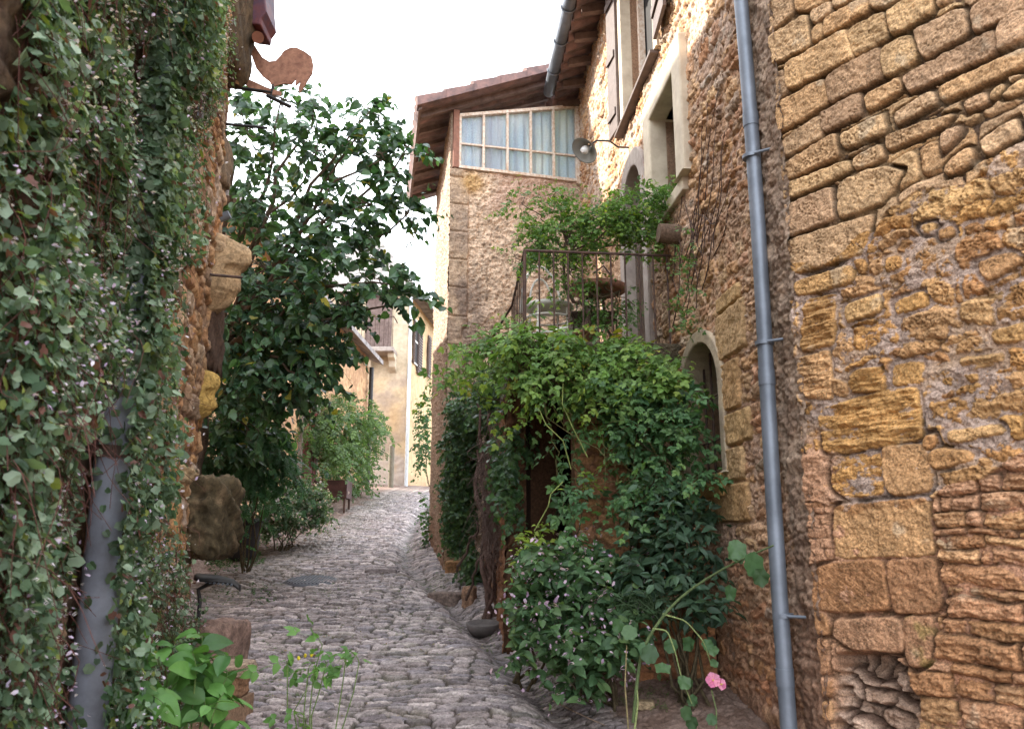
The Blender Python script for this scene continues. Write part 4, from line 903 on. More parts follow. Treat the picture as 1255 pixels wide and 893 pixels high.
# railing : front run, side run, short stair rail
cR = np.array([.095, 5.66, 0]); wR = np.array([wallx(5.95)-.02, 5.78, 0]); sR = np.array([.0, 7.12, 0])
RZ = 3.76
m = MB(); m.tube([cR+MV*RZ, wR+MV*RZ], .011, 6); m.tube([cR+MV*RZ, sR+MV*RZ], .011, 6)
rail = m.build('railing', M_RUSTBAR, ter)
nb = 11
for k in range(nb):
    p = cR+(wR-cR)*(k/(nb-.6)); m = MB(); m.tube([p+MV*(TZ-.02), p+MV*RZ], .0075 if k else .014, 6); m.build('bar', M_RUSTBAR, rail)
for k in range(1, 9):
    p = cR+(sR-cR)*(k/8.); m = MB(); m.tube([p+MV*(TZ-.02), p+MV*RZ], .006, 6); m.build('bar', M_RUSTBAR, rail)
m = MB(); m.tube([sR+MV*RZ, np.array([-.20, 7.9, 3.66]), np.array([-.33, 8.5, 3.62]), np.array([-.33, 8.55, 2.6])], .012, 6)
m.tube([np.array([-.24, 8.0, 3.65]), np.array([-.24, 8.0, 2.8])], .008, 6); m.build('stair_rail', M_RUSTBAR, ter)
# ================================================================== OBJECTS
def rock(m, c, size, seed=0, sub=4, boxy=.5, col=(.4, .3, .2), amp=.08, rz=0, mi=0, col2=None):
    bm = bmesh.new(); bmesh.ops.create_icosphere(bm, subdivisions=sub, radius=1)
    v = np.array([q.co[:] for q in bm.verts]); f = np.array([[q.index for q in t.verts] for t in bm.faces]); bm.free()
    p = 2+6*boxy; nrm = (np.abs(v)**p).sum(1)**(1/p); v = v/nrm[:, None]
    n = fbm(v[:, 0]*1.3+seed*3.1+v[:, 2]*.7, v[:, 1]*1.3+v[:, 2]*1.9, 5, seed % 90, .6); n2 = fbm(v[:, 0]*5+v[:, 2]*3+seed, v[:, 1]*5-v[:, 2]*4, 4, 5+seed % 50)
    v = v*(1+amp*1.6*n+amp*.5*n2)[:, None]*np.array(size)/2
    R = np.array(Matrix.Rotation(rz, 3, 'Z')); v = v@R.T+np.array(c)
    cc = np.asarray(col)*(.75+.5*sstep(-.6, .6, n2))[:, None]
    if col2 is not None:
        w_ = v-np.array(c); cc = lerp3(cc, col2, sstep(.15, .75, fbm(w_[:, 1]*9+w_[:, 0]*6+seed, w_[:, 2]*9-w_[:, 0]*7, 5, 7, .6)))
    m.add(v, f, cc, mi, True); return m
M_ROCK = stone_mat('rock', bump=.8, scale=40, var=.3)
M_MASK = stone_mat('carved_stone', bump=.45, scale=60, var=.2)

# ---- carved stone heads fixed to the end of the creeper wall
def head(name, label, wallp, prof, wid, eye_z, mouth_z, col, seed, cap=False, nose_hw=.16, back=.12):
    """prof: (z, forward) front outline in metres; the head looks along +x"""
    prof = np.array(prof); z = np.linspace(prof[0, 0], prof[-1, 0], 90); f = np.interp(-z, -prof[:, 0], prof[:, 1])
    k = np.ones(7)/7; fs = np.convolve(np.pad(f, 3, 'edge'), k, 'valid')
    ks = np.ones(31)/31; fb = np.minimum(np.convolve(np.pad(f, 15, 'edge'), ks, 'valid'), fs)
    H_ = prof[0, 0]-prof[-1, 0]; th = np.linspace(-math.pi*.62, math.pi*.62, 80); T, Z = np.meshgrid(th, z)
    tt = (prof[0, 0]-Z)/H_; w = wid*(.78+.28*np.sin(np.clip(tt, 0, 1)*math.pi*.95))*(1-.45*sstep(.72, 1, tt))
    F = fs[:, None]*np.exp(-(T/nose_hw/1.3)**2)+fb[:, None]*.93*(1-np.exp(-(T/nose_hw/1.3)**2))
    for sgn in (-1, 1):
        e = np.exp(-((T-sgn*.47)/.20)**2-((Z-eye_z)/(.035*H_/.4))**2); F = F-.035*H_/.4*e
        e2 = np.exp(-((T-sgn*.47)/.10)**2-((Z-eye_z+.002)/(.013*H_/.4))**2); F = F+.020*H_/.4*e2
        e3 = np.exp(-((T-sgn*.47)/.26)**2-((Z-eye_z-.045*H_/.4)/(.012*H_/.4))**2); F = F+.010*H_/.4*e3
    F = F-.008*np.exp(-(T/.45)**2-((Z-mouth_z)/(.005*H_/.4))**2)
    Xc = back+F*np.sign(np.cos(T))*np.abs(np.cos(T))**.75; Yc = w*np.sign(np.sin(T))*np.abs(np.sin(T))**.8
    n = fbm(T*4, Z*18, 4, seed)*.006+fbm(T*14, Z*60, 3, seed+1)*.003
    P = np.stack([Xc+n-back, Yc, Z], -1)+np.array(wallp); ii = np.arange(P.shape[0]*P.shape[1]).reshape(P.shape[:2])
    C = lerp3(col, np.array(col)*.72, sstep(-.3, .6, fbm(T*3, Z*12, 4, seed+3)))
    m = MB(); m.add(P.reshape(-1, 3), np.stack([ii[1:, :-1], ii[1:, 1:], ii[:-1, 1:], ii[:-1, :-1]], -1).reshape(-1, 4), C.reshape(-1, 3), smooth=True)
    m.add(P[0], [tuple(range(len(th)))], C[0]); m.add(P[-1], [tuple(range(len(th)))[::-1]], C[-1])
    return m
Yh = 4.92
def hx(px, py, Y=Yh): return at(px, py, Y)
base = hx(262, 340)
def profp(pts, x0, Y=Yh):
    b = at(x0, pts[0][0], Y)[0]
    return [(at(x0, y, Y)[2], at(x0+dx, y, Y)[0]-at(x0, y, Y)[0]) for y, dx in pts]
pr = profp([(296, 30), (300, 44), (308, 52), (318, 54), (326, 51), (331, 42), (338, 40), (345, 42), (352, 43), (357, 42), (360, 36), (364, 36), (367, 38), (370, 34), (373, 34), (377, 28), (382, 18), (384, 8)], 253)
x0 = at(253, 340, Yh)[0]
m = head('h', '', (x0, Yh, 0), pr, .15, at(0, 337, Yh)[2], at(0, 365, Yh)[2], (.46, .34, .20), 400)
b0 = at(247, 300, Yh)
rock(m, at(262, 308, Yh+.02), (.26, .36, .14), 3, 4, .8, (.46, .35, .22), .04)
rock(m, at(249, 350, Yh+.05), (.13, .25, .30), 5, 3, .6, (.16, .12, .09), .1)
hd = m.build('carved_head', M_MASK, None, 0, tuple(at(253, 340, Yh)))
tag(hd, 'larger pale stone head with broad cap, upper of two faces on the left wall', 'sculpture')
Y2 = 4.84
pr = profp([(455, 20), (460, 30), (466, 33), (474, 33), (479, 29), (484, 27), (490, 29), (497, 32), (500, 31), (502, 25), (505, 26), (508, 23), (511, 18), (516, 8)], 236, Y2)
m = head('h', '', (at(236, 480, Y2)[0], Y2, 0), pr, .085, at(0, 483, Y2)[2], at(0, 504, Y2)[2], (.46, .32, .10), 410)
hd = m.build('carved_head', M_MASK, None, 0, tuple(at(236, 484, Y2)))
tag(hd, 'smaller yellow stone face in profile, lower of the two faces on the left wall', 'sculpture')
m = MB(); m.tube([at(236, 333, 4.66), at(262, 337, 4.68), at(297, 340, 4.78)], .009, 6); hdb = m.build('iron_strap', M_RUSTBAR, None, 0, tuple(at(240, 335, 5.1))); tag(hdb, 'thin rusty iron strap running across the upper stone head', 'strap')
# mossy hanging block, top left
def stone_thing(name, c, size, seed, label, cat, mat, col, boxy=.5, amp=.08, rz=0, sub=4, group=None):
    m = MB(); rock(m, c, size, seed, sub, boxy, col, amp, rz); o = m.build(name, mat, None, 0, (c[0], c[1], c[2]-size[2]/2)); tag(o, label, cat, group); return o
stone_thing('mossy_block', at(274, 30, 4.8), (.32, .40, .80), 11, 'long dark mossy stone block hanging from the top of the left wall', 'stone', M_ROCK, (.085, .062, .035), .75, .05, 0, 5)
stone_thing('mossy_stone', at(266, 200, 4.95), (.12, .3, .36), 12, 'narrow dark stone jutting from the wall above the two carved heads', 'stone', M_ROCK, (.20, .15, .10), .6, .1)
stone_thing('wall_stone', at(258, 415, 5.0), (.10, .25, .46), 17, 'dark weathered upright stone between the two carved heads', 'stone', M_ROCK, (.09, .06, .045), .5, .16)
stone_thing('ledge_stone', at(204, 582, 4.3), (.26, .18, .10), 13, 'pale wedge shaped ledge stone on the left wall beside the mossy trough', 'stone', M_ROCK, (.42, .33, .20), .6, .1)
stone_thing('round_stone', at(181, 565, 4.2), (.085, .085, .10), 14, 'small rounded grey brown stone resting by the pale ledge stone', 'stone', M_ROCK, (.27, .20, .16), .2, .04)
m = MB(); m.tube([at(176, 607, 4.2), at(210, 612, 4.25), at(211, 622, 4.25)], .008, 6); o = m.build('iron_hook', M_RUSTBAR, None, 0, tuple(at(176, 607, 4.2))); tag(o, 'small rusty iron hook below the pale ledge stone', 'hook')
# trough
c = at(250, 634, 4.8); m = MB(); rock(m, c, (.34, .40, .46), 19, 5, .7, (.075, .06, .033), .10, 0, 0, (.16, .12, .07))
o = m.build('stone_trough', M_ROCK, None, 0, (c[0], c[1], c[2]-.25)); tag(o, 'big mossy stone trough jutting from the left wall below the lower face', 'trough')
# stone steps by the wall and the black saddle
c = at(264, 774, 5.05); gz = g(c[0], c[1])
m = MB(); rock(m, (c[0], c[1], (c[2]+.06+gz-.1)/2), (.27, .40, c[2]+.06-gz+.1), 3, 5, 1.8, (.24, .165, .135), .035, -.2); o = m.build('stone_block', M_ROCK, None, 0, (c[0], c[1], gz)); tag(o, 'reddish brown squared stone block carrying the black saddle stand', 'stone block')
stop = c[2]+.06
c2 = at(276, 812, 4.78); gz = g(c2[0], c2[1])
m = MB(); rock(m, (c2[0], c2[1], c2[2]-.03), (.26, .30, .07), 4, 5, 1.4, (.40, .31, .23), .04, -.15); rock(m, (c2[0]+.01, c2[1], c2[2]-.12), (.20, .26, .12), 5, 4, 1., (.32, .19, .11), .05, -.1); m.box((c2[0], c2[1], (c2[2]-.18+gz-.1)/2), (.24, .3, max(.05, c2[2]-.18-gz+.1)), -.1, (.3, .2, .13))
o = m.build('stone_step', M_ROCK, None, .015, (c2[0], c2[1], gz)); tag(o, 'lower worn step stone in front of the black saddle block', 'step')
p0 = np.array([at(241, 757, 5.0)[0], 5.03, stop]); st = thing('saddle_stool', 'black pierced iron seat like a bicycle saddle on a bent stem above the stone block', 'seat', p0)
sx = at(243, 722, 5.03); m = MB(); m.tube([p0, p0+np.array([.0, 0, .12]), sx+np.array([.0, 0, 0]), at(254, 716, 5.03), at(266, 712, 5.03)], .013, 8); m.build('stem', M_BLACK, st)
A = at(241, 706, 5.03); B = at(295, 714, 5.03); m = MB(); t = np.linspace(0, 1, 24); wv = np.interp(t, [0, .15, .4, .7, 1], [.05, .085, .075, .04, .018])
crv = np.interp(t, [0, .5, .85, 1], [0, .008, -.004, -.03])
for s_ in (1, -1):
    for k in (0, 1): pass
V_ = []; F = []; nn = 12
for i in range(24):
    c = A+(B-A)*t[i]+np.array([0, 0, crv[i]])
    for a in np.linspace(0, 2*math.pi, nn, endpoint=False): V_.append(c+np.array([0, wv[i]*math.cos(a), .020*math.sin(a)-.9*wv[i]*math.cos(a)**2*.25]))
F = [(i*nn+j, i*nn+(j+1) % nn, (i+1)*nn+(j+1) % nn, (i+1)*nn+j) for i in range(23) for j in range(nn)]
m.add(np.array(V_), F+[tuple(range(nn))[::-1], tuple(23*nn+q for q in range(nn))], smooth=True); m.build('seat', M_BLACK, st)
m = MB()
for k in range(7):
    p = A+(B-A)*(.3+.09*k)+np.array([0, -.045+.003*k, -.014]); m.tube([p, p+np.array([0, -.02, -.004])], .007, 8, mi=0)
m.build('rivets', M_ZINC, st)

# ---- top-left ironwork: rooster plate, brackets, eaves end
RY = 5.1
poly = [(307, 52), (311, 54), (316, 62), (322, 71), (330, 76), (338, 75), (343, 70), (348, 63), (356, 59), (364, 59), (374, 64), (382, 70), (384, 80), (383, 90), (378, 98), (372, 108), (367, 115), (366, 108), (369, 100), (362, 106), (363, 97), (357, 104), (350, 103), (343, 104), (334, 107), (330, 100), (322, 94), (314, 84), (309, 70), (305, 60)]
P0 = at(345, 85, RY); pts = [(at(x, y, RY)[0]-P0[0], at(x, y, RY)[2]-P0[2]) for x, y in poly]
rs_ = thing('rooster_sign', 'rust coloured flat metal rooster on a bracket against the sky', 'metal ornament', at(338, 112, RY))
bm = MB(); bm.prism(pts, P0, (1, 0, 0), (0, 0, 1), (0, -1, 0), .012); bm.build('rooster_plate', M_RUST, rs_)
m = MB(); m.prism([(at(x, y, RY)[0]-P0[0], at(x, y, RY)[2]-P0[2]) for x, y in [(296, 99), (306, 98), (328, 108), (345, 113), (344, 118), (325, 115), (305, 108)]], P0, (1, 0, 0), (0, 0, 1), (0, -1, 0), .012); m.build('tail_plate', M_RUST, rs_)
m = MB(); m.tube([at(327, 117, RY), at(356, 131, RY)], .014, 6); m.tube([at(335, 104, RY), at(332, 120, RY)], .01, 6); m.tube([at(280, 106, RY), at(334, 114, RY)], .012, 6); m.build('bracket', M_BLACK, rs_)
m = MB(); m.tube([at(255, 151, 5.0), at(276, 152, 5.0), at(328, 157, 5.05)], .010, 6); o = m.build('wall_rod', M_BLACK, None, 0, tuple(at(276, 152, 5.55))); tag(o, 'short black iron rod sticking out of the left wall below the rooster', 'rod')
m = MB(); m.tube([at(272, 105, 5.05), at(270, 148, 5.05)], .045, 10); m.tube([at(272, 103, 5.05), at(272, 109, 5.05)], .053, 10); o = m.build('terracotta_pipe', M_TERRA, None, 0, tuple(at(271, 148, 5.55))); tag(o, 'short reddish clay pipe on the left wall under the mossy block', 'pipe')
ev = thing('eaves_end', 'dark red and blue painted eaves end sticking out above the rooster', 'eaves', at(318, 20, 5.5))
m = MB(); m.prism([(at(x, y, 5.0)[0], at(x, y, 5.0)[2]) for x, y in [(296, -30), (330, -30), (331, 8), (333, 28), (327, 36), (326, 44), (310, 42), (298, 30)]], (0, 5.0, 0), (1, 0, 0), (0, 0, 1), (0, -1, 0), .25, mi=0); m.build('board', plain('eaves_paint', (.12, .035, .035), .7, 0, .3, 7, .4, col2=(.03, .032, .07)), ev, .01)
m = MB(); m.tube([at(316, 46, 5.0), at(316, 46, 4.8)], .04, 14); m.build('beam_end', M_TERRA, ev)
m = MB(); p = at(270, 268, 4.98); m.tube([p+np.array([-.12, 0, -.05]), p+np.array([.06, 0, .03])], .028, 12); o = m.build('grey_spout', M_ZINC, None, 0, tuple(p)); tag(o, 'short grey spout poking from the wall above the upper stone head', 'spout')

# ---- lane: bollard, planter box, dark pot, manhole, drain stones, bowl
p = at(479, 591, 22.0); gz = g(p[0], 22.0); m = MB(); m.tube([(p[0], 22, gz-.1), (p[0], 22, gz+1.05)], .075, 12); m.tube([(p[0], 22, gz+1.05), (p[0], 22, gz+1.09)], [.075, .05], 12); o = m.build('bollard', M_BOLLARD, None, 0, (p[0], 22, gz)); tag(o, 'brown post standing alone where the lane ends before the cream house', 'bollard')
bx = at(408, 600, 15.6); gz = g(bx[0], 15.6)
pb = thing('planter_box', 'rusty dark red metal planter box on legs at the left verge of the lane', 'planter', (bx[0], 15.6, gz))
m = MB(); w_, d_, h_ = .62, .5, .34
for (cx_, cy_, sx_, sy_) in ((0, -d_/2, w_, .02), (0, d_/2, w_, .02), (-w_/2, 0, .02, d_), (w_/2, 0, .02, d_)): m.box((bx[0]+cx_, 15.6+cy_, gz+.42), (sx_, sy_, h_))
m.box((bx[0], 15.6, gz+.27), (w_, d_, .02)); m.box((bx[0], 15.6, gz+.52), (w_-.03, d_-.03, .02)); m.build('box', plain('dark_rust', (.07, .03, .026), .8, .2, .4, 9, .3), pb)
for sx_ in (-1, 1):
    for sy_ in (-1, 1): m = MB(); m.box((bx[0]+sx_*.28, 15.6+sy_*.22, gz+.12), (.04, .04, .3)); m.build('leg', M_RUSTBAR, pb)
p = at(300, 636, 10.2); gz = g(p[0], 10.2); m = MB(); m.lathe((p[0], 10.2, gz), [(.0, 0), (.15, 0), (.17, .04), (.20, .3), (.21, .46), (.25, .47), (.26, .52), (.22, .52), (.19, .50), (.0, .49)], 28); o = m.build('black_pot', M_DPLAST, None, 0, (p[0], 10.2, gz)); tag(o, 'dark wide rimmed round pot behind the mossy trough', 'pot')
c = on_plane(381, 714, (0, 0, 0), (0, -.13, 1)); m = MB(); R_ = .30; n = 36
x, y = c[0], c[1]; zc = g(x, y)+.028; V_ = []
for r_ in (0, .26, .30):
    for a in np.linspace(0, 2*math.pi, n, endpoint=False): V_.append((x+r_*math.cos(a), y+r_*math.sin(a), g(x, y+0)+.13*(r_*math.sin(a))+.036-(.02 if r_ > .29 else 0)))
m.add(np.array(V_), [(i*n+j, i*n+(j+1) % n, (i+1)*n+(j+1) % n, (i+1)*n+j) for i in (0, 1) for j in range(n)])
for k in range(-6, 7):
    l = math.sqrt(max(0, .25**2-(k*.038)**2)); m.box((x+k*.038, y, g(x, y)+.039), (.018, 2*l, .008), rot=np.array(Matrix.Rotation(math.atan(.13), 3, 'X')))
o = m.build('manhole_cover', plain('iron_cover', (.06, .062, .075), .6, .4, .3, 20, .2), None, 0, (x, y, g(x, y))); tag(o, 'round dark iron cover set in the cobbles, left half of the lane', 'manhole cover')
def slab(px, py, sx_, sy_, hz, rz, col, name, label, cat, seed):
    p = on_plane(px, py, (0, 0, 0), (0, -.13, 1)); z = g(p[0], p[1])
    m = MB(); rock(m, (p[0], p[1], z+hz*.3), (sx_, sy_, hz), seed, 4, .9, col, .03, rz); o = m.build(name, M_ROCK, None, 0, (p[0], p[1], z)); tag(o, label, cat); return o
slab(467, 704, .36, .14, .09, .1, (.27, .24, .24), 'kerb_stone', 'flat grey stone lying across the upper end of the gutter', 'stone', 31)
slab(547, 735, .34, .2, .16, -.5, (.19, .15, .13), 'kerb_stone', 'dark square edged stone at the foot of the tower beside the gutter', 'stone', 32)
slab(575, 742, .12, .16, .22, -.2, (.28, .18, .12), 'kerb_stone', 'short upright brown stone left of the twisted vine trunk', 'stone', 33)
slab(556, 706, .2, .26, .16, .1, (.40, .24, .12), 'corner_stone', 'orange brown stone under the tower corner', 'stone', 34)
for i, (px, py, s_, lb) in enumerate([(630, 770, .16, 'flat pale stone right of the stone bowl'), (655, 790, .1, 'small pink brown stone among weeds near the bowl'), (735, 868, .14, 'low flat stone at the near edge of the planting bed'), (790, 880, .12, 'pale rubble stone left of the hollyhock foot'), (868, 842, .13, 'pale tilted stone under the pink hollyhock flower'), (690, 850, .1, 'little reddish stone at the foot of the big shrub')]):
    slab(px, py, s_, s_*.8, s_*.4, i, (.38-.03*(i % 3), .29-.03*(i % 3), .24-.02*i % .1), 'loose_stone', lb, 'stone', 40+i)
p = on_plane(592, 772, (0, 0, 0), (0, -.13, 1)); gz = g(p[0], p[1])
m = MB(); m.lathe((p[0], p[1], gz+.0), [(0, .0), (.09, .0), (.13, .05), (.145, .10), (.125, .105), (.105, .08), (0, .07)], 28, M=Matrix.Rotation(.12, 3, 'X')); o = m.build('stone_bowl', plain('dark_stoneware', (.10, .085, .08), .85, 0, .3, 12, .4), None, 0, (p[0], p[1], gz)); tag(o, 'shallow dark stone bowl on the ground in front of the vine trunk', 'bowl')

# ---- wall lamp
lmY = 8.3; lp = mpt(lmY, 0, 0); LP0 = mw(775, 181); hp = mpt(LP0[0], LP0[1], .02)
lamp = thing('wall_lamp', 'grey enamel shade lamp on a curved arm between the attic window and the arched door', 'lamp', hp)
tip = mpt(LP0[0]+.05, LP0[1]+.02, .42)
m = MB(); m.tube([hp, hp+MN*.12+MV*.0, hp+MN*.2+MV*.06, hp+MN*.33+MV*.06, tip], .009, 7); m.lathe(hp-MN*.03, [(0, -.03), (.03, -.03), (.03, .03), (0, .03)], 10); m.build('arm', M_BLACK, lamp)
ax = Vector((-.55, -.35, -.75)).normalized(); Mx = (-ax).to_track_quat('Z', 'Y').to_matrix()
m = MB(); m.lathe(tip, [(.018, .03), (.03, .02), (.05, 0), (.085, -.035), (.135, -.07), (.14, -.075), (.132, -.07), (.08, -.03), (.04, -.0)], 28, M=Mx); m.build('shade', plain('enamel_grey', (.36, .37, .36), .35, 0, .1, 9, .05), lamp)
m = MB(); m.lathe(tip+np.array(ax)*.055, [(0, .05), (.03, .04), (.042, .0), (.038, -.03), (.02, -.045), (0, -.05)], 16, M=Mx); m.build('bulb', plain('opal_glass', (.8, .8, .8), .15, 0, .02), lamp)
# log stub in the wall
p = mw(836, 288); a = mpt(p[0], p[1], -.12); m = MB(); m.tube([a, a+MN*.14, a+MN*.30+MV*.01], [.075, .08, .072], 14, (.17, .12, .085)); o = m.build('beam_stub', M_STEM, None, 0, tuple(a+MN*.12)); tag(o, 'thick brown beam end sticking out of the wall right of the potted tree', 'beam')

# ---- bistro chairs, table and pots on the terrace
def bistro_chair(loc, rz, s=1.0, label=None):
    ch = thing('bistro_chair', label, 'chair', loc, 'white metal chairs on the terrace'); ch.rotation_euler.z = rz
    L0 = ch.location.copy()
    def bd(m, n): 
        m.v = [v*s for v in m.v]; o = m.build(n, M_WHITE); o.parent = ch; return o
    for a in (45, 135, 225, 315):
        m = MB(); c, s_ = math.cos(math.radians(a)), math.sin(math.radians(a)); m.tube([(.21*c, .21*s_, 0), (.185*c, .185*s_, .25), (.18*c, .18*s_, .44)], .011, 8); bd(m, 'leg')
    m = MB(); m.lathe((0, 0, .44), [(0, .0), (.19, .0), (.215, .012), (.215, .04), (.19, .035), (0, .028)], 30); bd(m, 'seat')
    for z, r_ in ((.20, .19), (.36, .20)):
        m = MB(); m.tube([(r_*math.cos(t), r_*math.sin(t), z) for t in np.linspace(0, 2*math.pi, 30)], .009, 6, cap=False); bd(m, 'ring')
    m = MB(); m.tube([(-.19*math.cos(t), .19+.06*math.sin(t)*1, .46+.46*math.sin(t)) for t in np.linspace(0, math.pi, 24)], .012, 8); bd(m, 'back_hoop')
    m = MB(); m.tube([(-.115*math.cos(t), .19+.05*math.sin(t), .46+.34*math.sin(t)) for t in np.linspace(0, math.pi, 24)], .009, 8); bd(m, 'inner_hoop')
    return ch
bistro_chair((float(at(672, 400, 6.3)[0]), 6.3, TZ), .25, .95, 'white round seat bistro chair with hooped back behind the railing, nearest the corner post')
bistro_chair((float(at(706, 400, 7.0)[0]), 7.0, TZ), -2.2, .9, 'second white round seat chair, behind the first and under the small tree')
tp = at(732, 357, 6.25); tb = thing('round_table', 'small round brown metal table holding the leafy pot behind the railing', 'table', (tp[0], 6.25, TZ))
m = MB(); m.lathe((tp[0], 6.25, tp[2]), [(0, -.01), (.20, -.01), (.235, .0), (.24, .035), (.225, .035), (.22, .008), (0, .004)], 32); m.build('table_top', M_RUST, tb)
for k in range(3):
    a = k*2.1+.4; m = MB(); m.tube([(tp[0]+.05*math.cos(a), 6.25+.05*math.sin(a), tp[2]-.01), (tp[0]+.07*math.cos(a), 6.25+.07*math.sin(a), (tp[2]+TZ)/2), (tp[0]+.22*math.cos(a), 6.25+.22*math.sin(a), TZ)], .011, 6); m.build('leg', M_RUSTBAR, tb)
# scroll-backed dark chair at the right of the table
dc = thing('iron_chair', 'dark wrought iron scroll back chair right of the round table', 'chair', (tp[0]-.02, 6.7, TZ))
m = MB()
for s_ in (-1, 1): m.tube([(tp[0]+s_*.2, 6.8, TZ), (tp[0]+s_*.2, 6.85, TZ+.9), (tp[0]+s_*.13, 6.86, TZ+1.0), (tp[0]+s_*.04, 6.86, TZ+.93)], .009, 6)
m.tube([(tp[0]-.12*math.cos(t), 6.86, TZ+.6+.12*math.sin(t)) for t in np.linspace(0, math.pi, 14)], .008, 6); m.build('back', M_RUSTBAR, dc)
m = MB(); m.box((tp[0], 6.65, TZ+.45), (.4, .38, .02)); m.build('seat', M_RUSTBAR, dc)
for s_ in (-1, 1): m = MB(); m.tube([(tp[0]+s_*.18, 6.48, TZ), (tp[0]+s_*.18, 6.48, TZ+.45)], .009, 6); m.build('leg', M_RUSTBAR, dc)
# ================================================================== PLANTS
def T_(v, f): return np.array(v, float), f
def t_ovate(w=.32, fold=.10, bend=.12):
    v = [(0, 0, 0), (.28, w, fold), (.65, w*.8, fold*.6), (1, 0, -bend), (.65, -w*.8, fold*.6), (.28, -w, fold), (.33, 0, 0), (.68, 0, -.02)]
    return T_(v, [(0, 6, 1), (1, 6, 7, 2), (2, 7, 3), (0, 5, 6), (5, 4, 7, 6), (4, 3, 7)])
def t_heart(w=.42, fold=.08):
    v = [(0, 0, 0), (-.10, w*.55, fold), (.18, w, fold), (.60, w*.7, fold*.5), (1, 0, -.14), (.60, -w*.7, fold*.5), (.18, -w, fold), (-.10, -w*.55, fold), (.30, 0, .0), (.66, 0, -.03)]
    return T_(v, [(0, 8, 2, 1), (2, 8, 9, 3), (3, 9, 4), (0, 7, 6, 8), (6, 5, 9, 8), (5, 4, 9)])
def t_ivy(w=.5):
    v = [(0, 0, 0), (-.08, .22, .03), (.12, .5*w*1.6, .05), (.36, .26, .02), (.66, .33, .04), (.62, .16, .01), (1, 0, -.1), (.62, -.16, .01), (.66, -.33, .04), (.36, -.26, .02), (.12, -.5*w*1.6, .05), (-.08, -.22, .03), (.38, 0, -.02)]
    return T_(v, [(0, 12, 2, 1), (2, 12, 3), (3, 12, 5, 4), (5, 12, 6), (6, 12, 7), (7, 12, 9, 8), (9, 12, 10), (10, 12, 0, 11)])
def t_toad():
    v = [(0, 0, 0), (-.05, .26, .03), (.16, .46, .05), (.40, .40, .03), (.62, .42, .03), (.78, .24, .0), (.95, 0, -.08), (.78, -.24, .0), (.62, -.42, .03), (.40, -.40, .03), (.16, -.46, .05), (-.05, -.26, .03), (.38, 0, -.03)]
    return T_(v, [(0, 12, 2, 1), (2, 12, 3), (3, 12, 5, 4), (5, 12, 6), (6, 12, 7), (7, 12, 9, 8), (9, 12, 10), (10, 12, 0, 11)])
def t_round(w=.46):
    a = np.linspace(math.pi*.93, -math.pi*.93, 25); r = .47+.04*np.cos(a*7.0)
    v = [(0, 0, 0)]+[(.48+r[i]*math.cos(a[i]), r[i]*math.sin(a[i])*w*2, .05*math.cos(3.5*a[i])) for i in range(25)]+[(.35, 0, -.05)]
    return T_(v, [(26, i+1, i) for i in range(1, 25)]+[(0, 26, 1), (0, 25, 26)])
def t_pinnate(n=3, lw=.09, ll=.34, end=True, droop=.25):
    V, F = [], []; ov, of = t_ovate(.34, .08, .1)
    def put(p, ang, s):
        c, s_ = math.cos(ang), math.sin(ang); k = len(V)
        for q in ov: V.append((p[0]+s*(q[0]*c-q[1]*s_), p[1]+s*(q[0]*s_+q[1]*c), p[2]+s*q[2]-droop*s*q[0]*.4))
        F.extend([tuple(k+i for i in f) for f in of])
    for i in range(n):
        x = .22+.62*i/max(1, n-1) if n > 1 else .5; z = -droop*x*x
        for sg in (-1, 1): put((x, 0, z), sg*1.0, ll*(1-.25*abs(i/(max(1, n-1))-.4)))
    if end: put((.92, 0, -droop*.85), 0, ll)
    k = len(V); V += [(0, .008, 0), (.5, .008, -droop*.25), (.95, .004, -droop*.9), (.95, -.004, -droop*.9), (.5, -.008, -droop*.25), (0, -.008, 0)]; F += [(k, k+5, k+4, k+1), (k+1, k+4, k+3, k+2)]
    return T_(V, F)
def t_broad(w=.33, n=9, m_=3, wave=.02):
    V = []; F = []
    for i in range(n):
        x = i/(n-1.); hw = w*math.sin(math.pi*x**.72)**.85 if 0 < x < 1 else .004
        for j in range(-m_, m_+1):
            y = hw*j/m_; V.append((x, y, .16*abs(y)**1.2/w**.2-.28*x*x+wave*math.sin(9*x+2*j)*abs(j)/m_+(.012 if j == 0 else 0)*-1))
    k = 2*m_+1
    for i in range(n-1):
        for j in range(k-1): F.append((i*k+j, (i+1)*k+j, (i+1)*k+j+1, i*k+j+1))
    return T_(V, F)
def t_petal():
    V = [(0, 0, 0), (.5, .28, .12), (1, .2, .02), (1, -.2, .02), (.5, -.28, .12), (.3, .0, -.2), (.8, .3, -.25), (.8, -.3, -.25)]
    return T_(V, [(0, 4, 3, 2, 1), (0, 6, 5), (0, 5, 7)])
def nrmz(v): return v/(np.linalg.norm(v, axis=-1, keepdims=True)+1e-9)
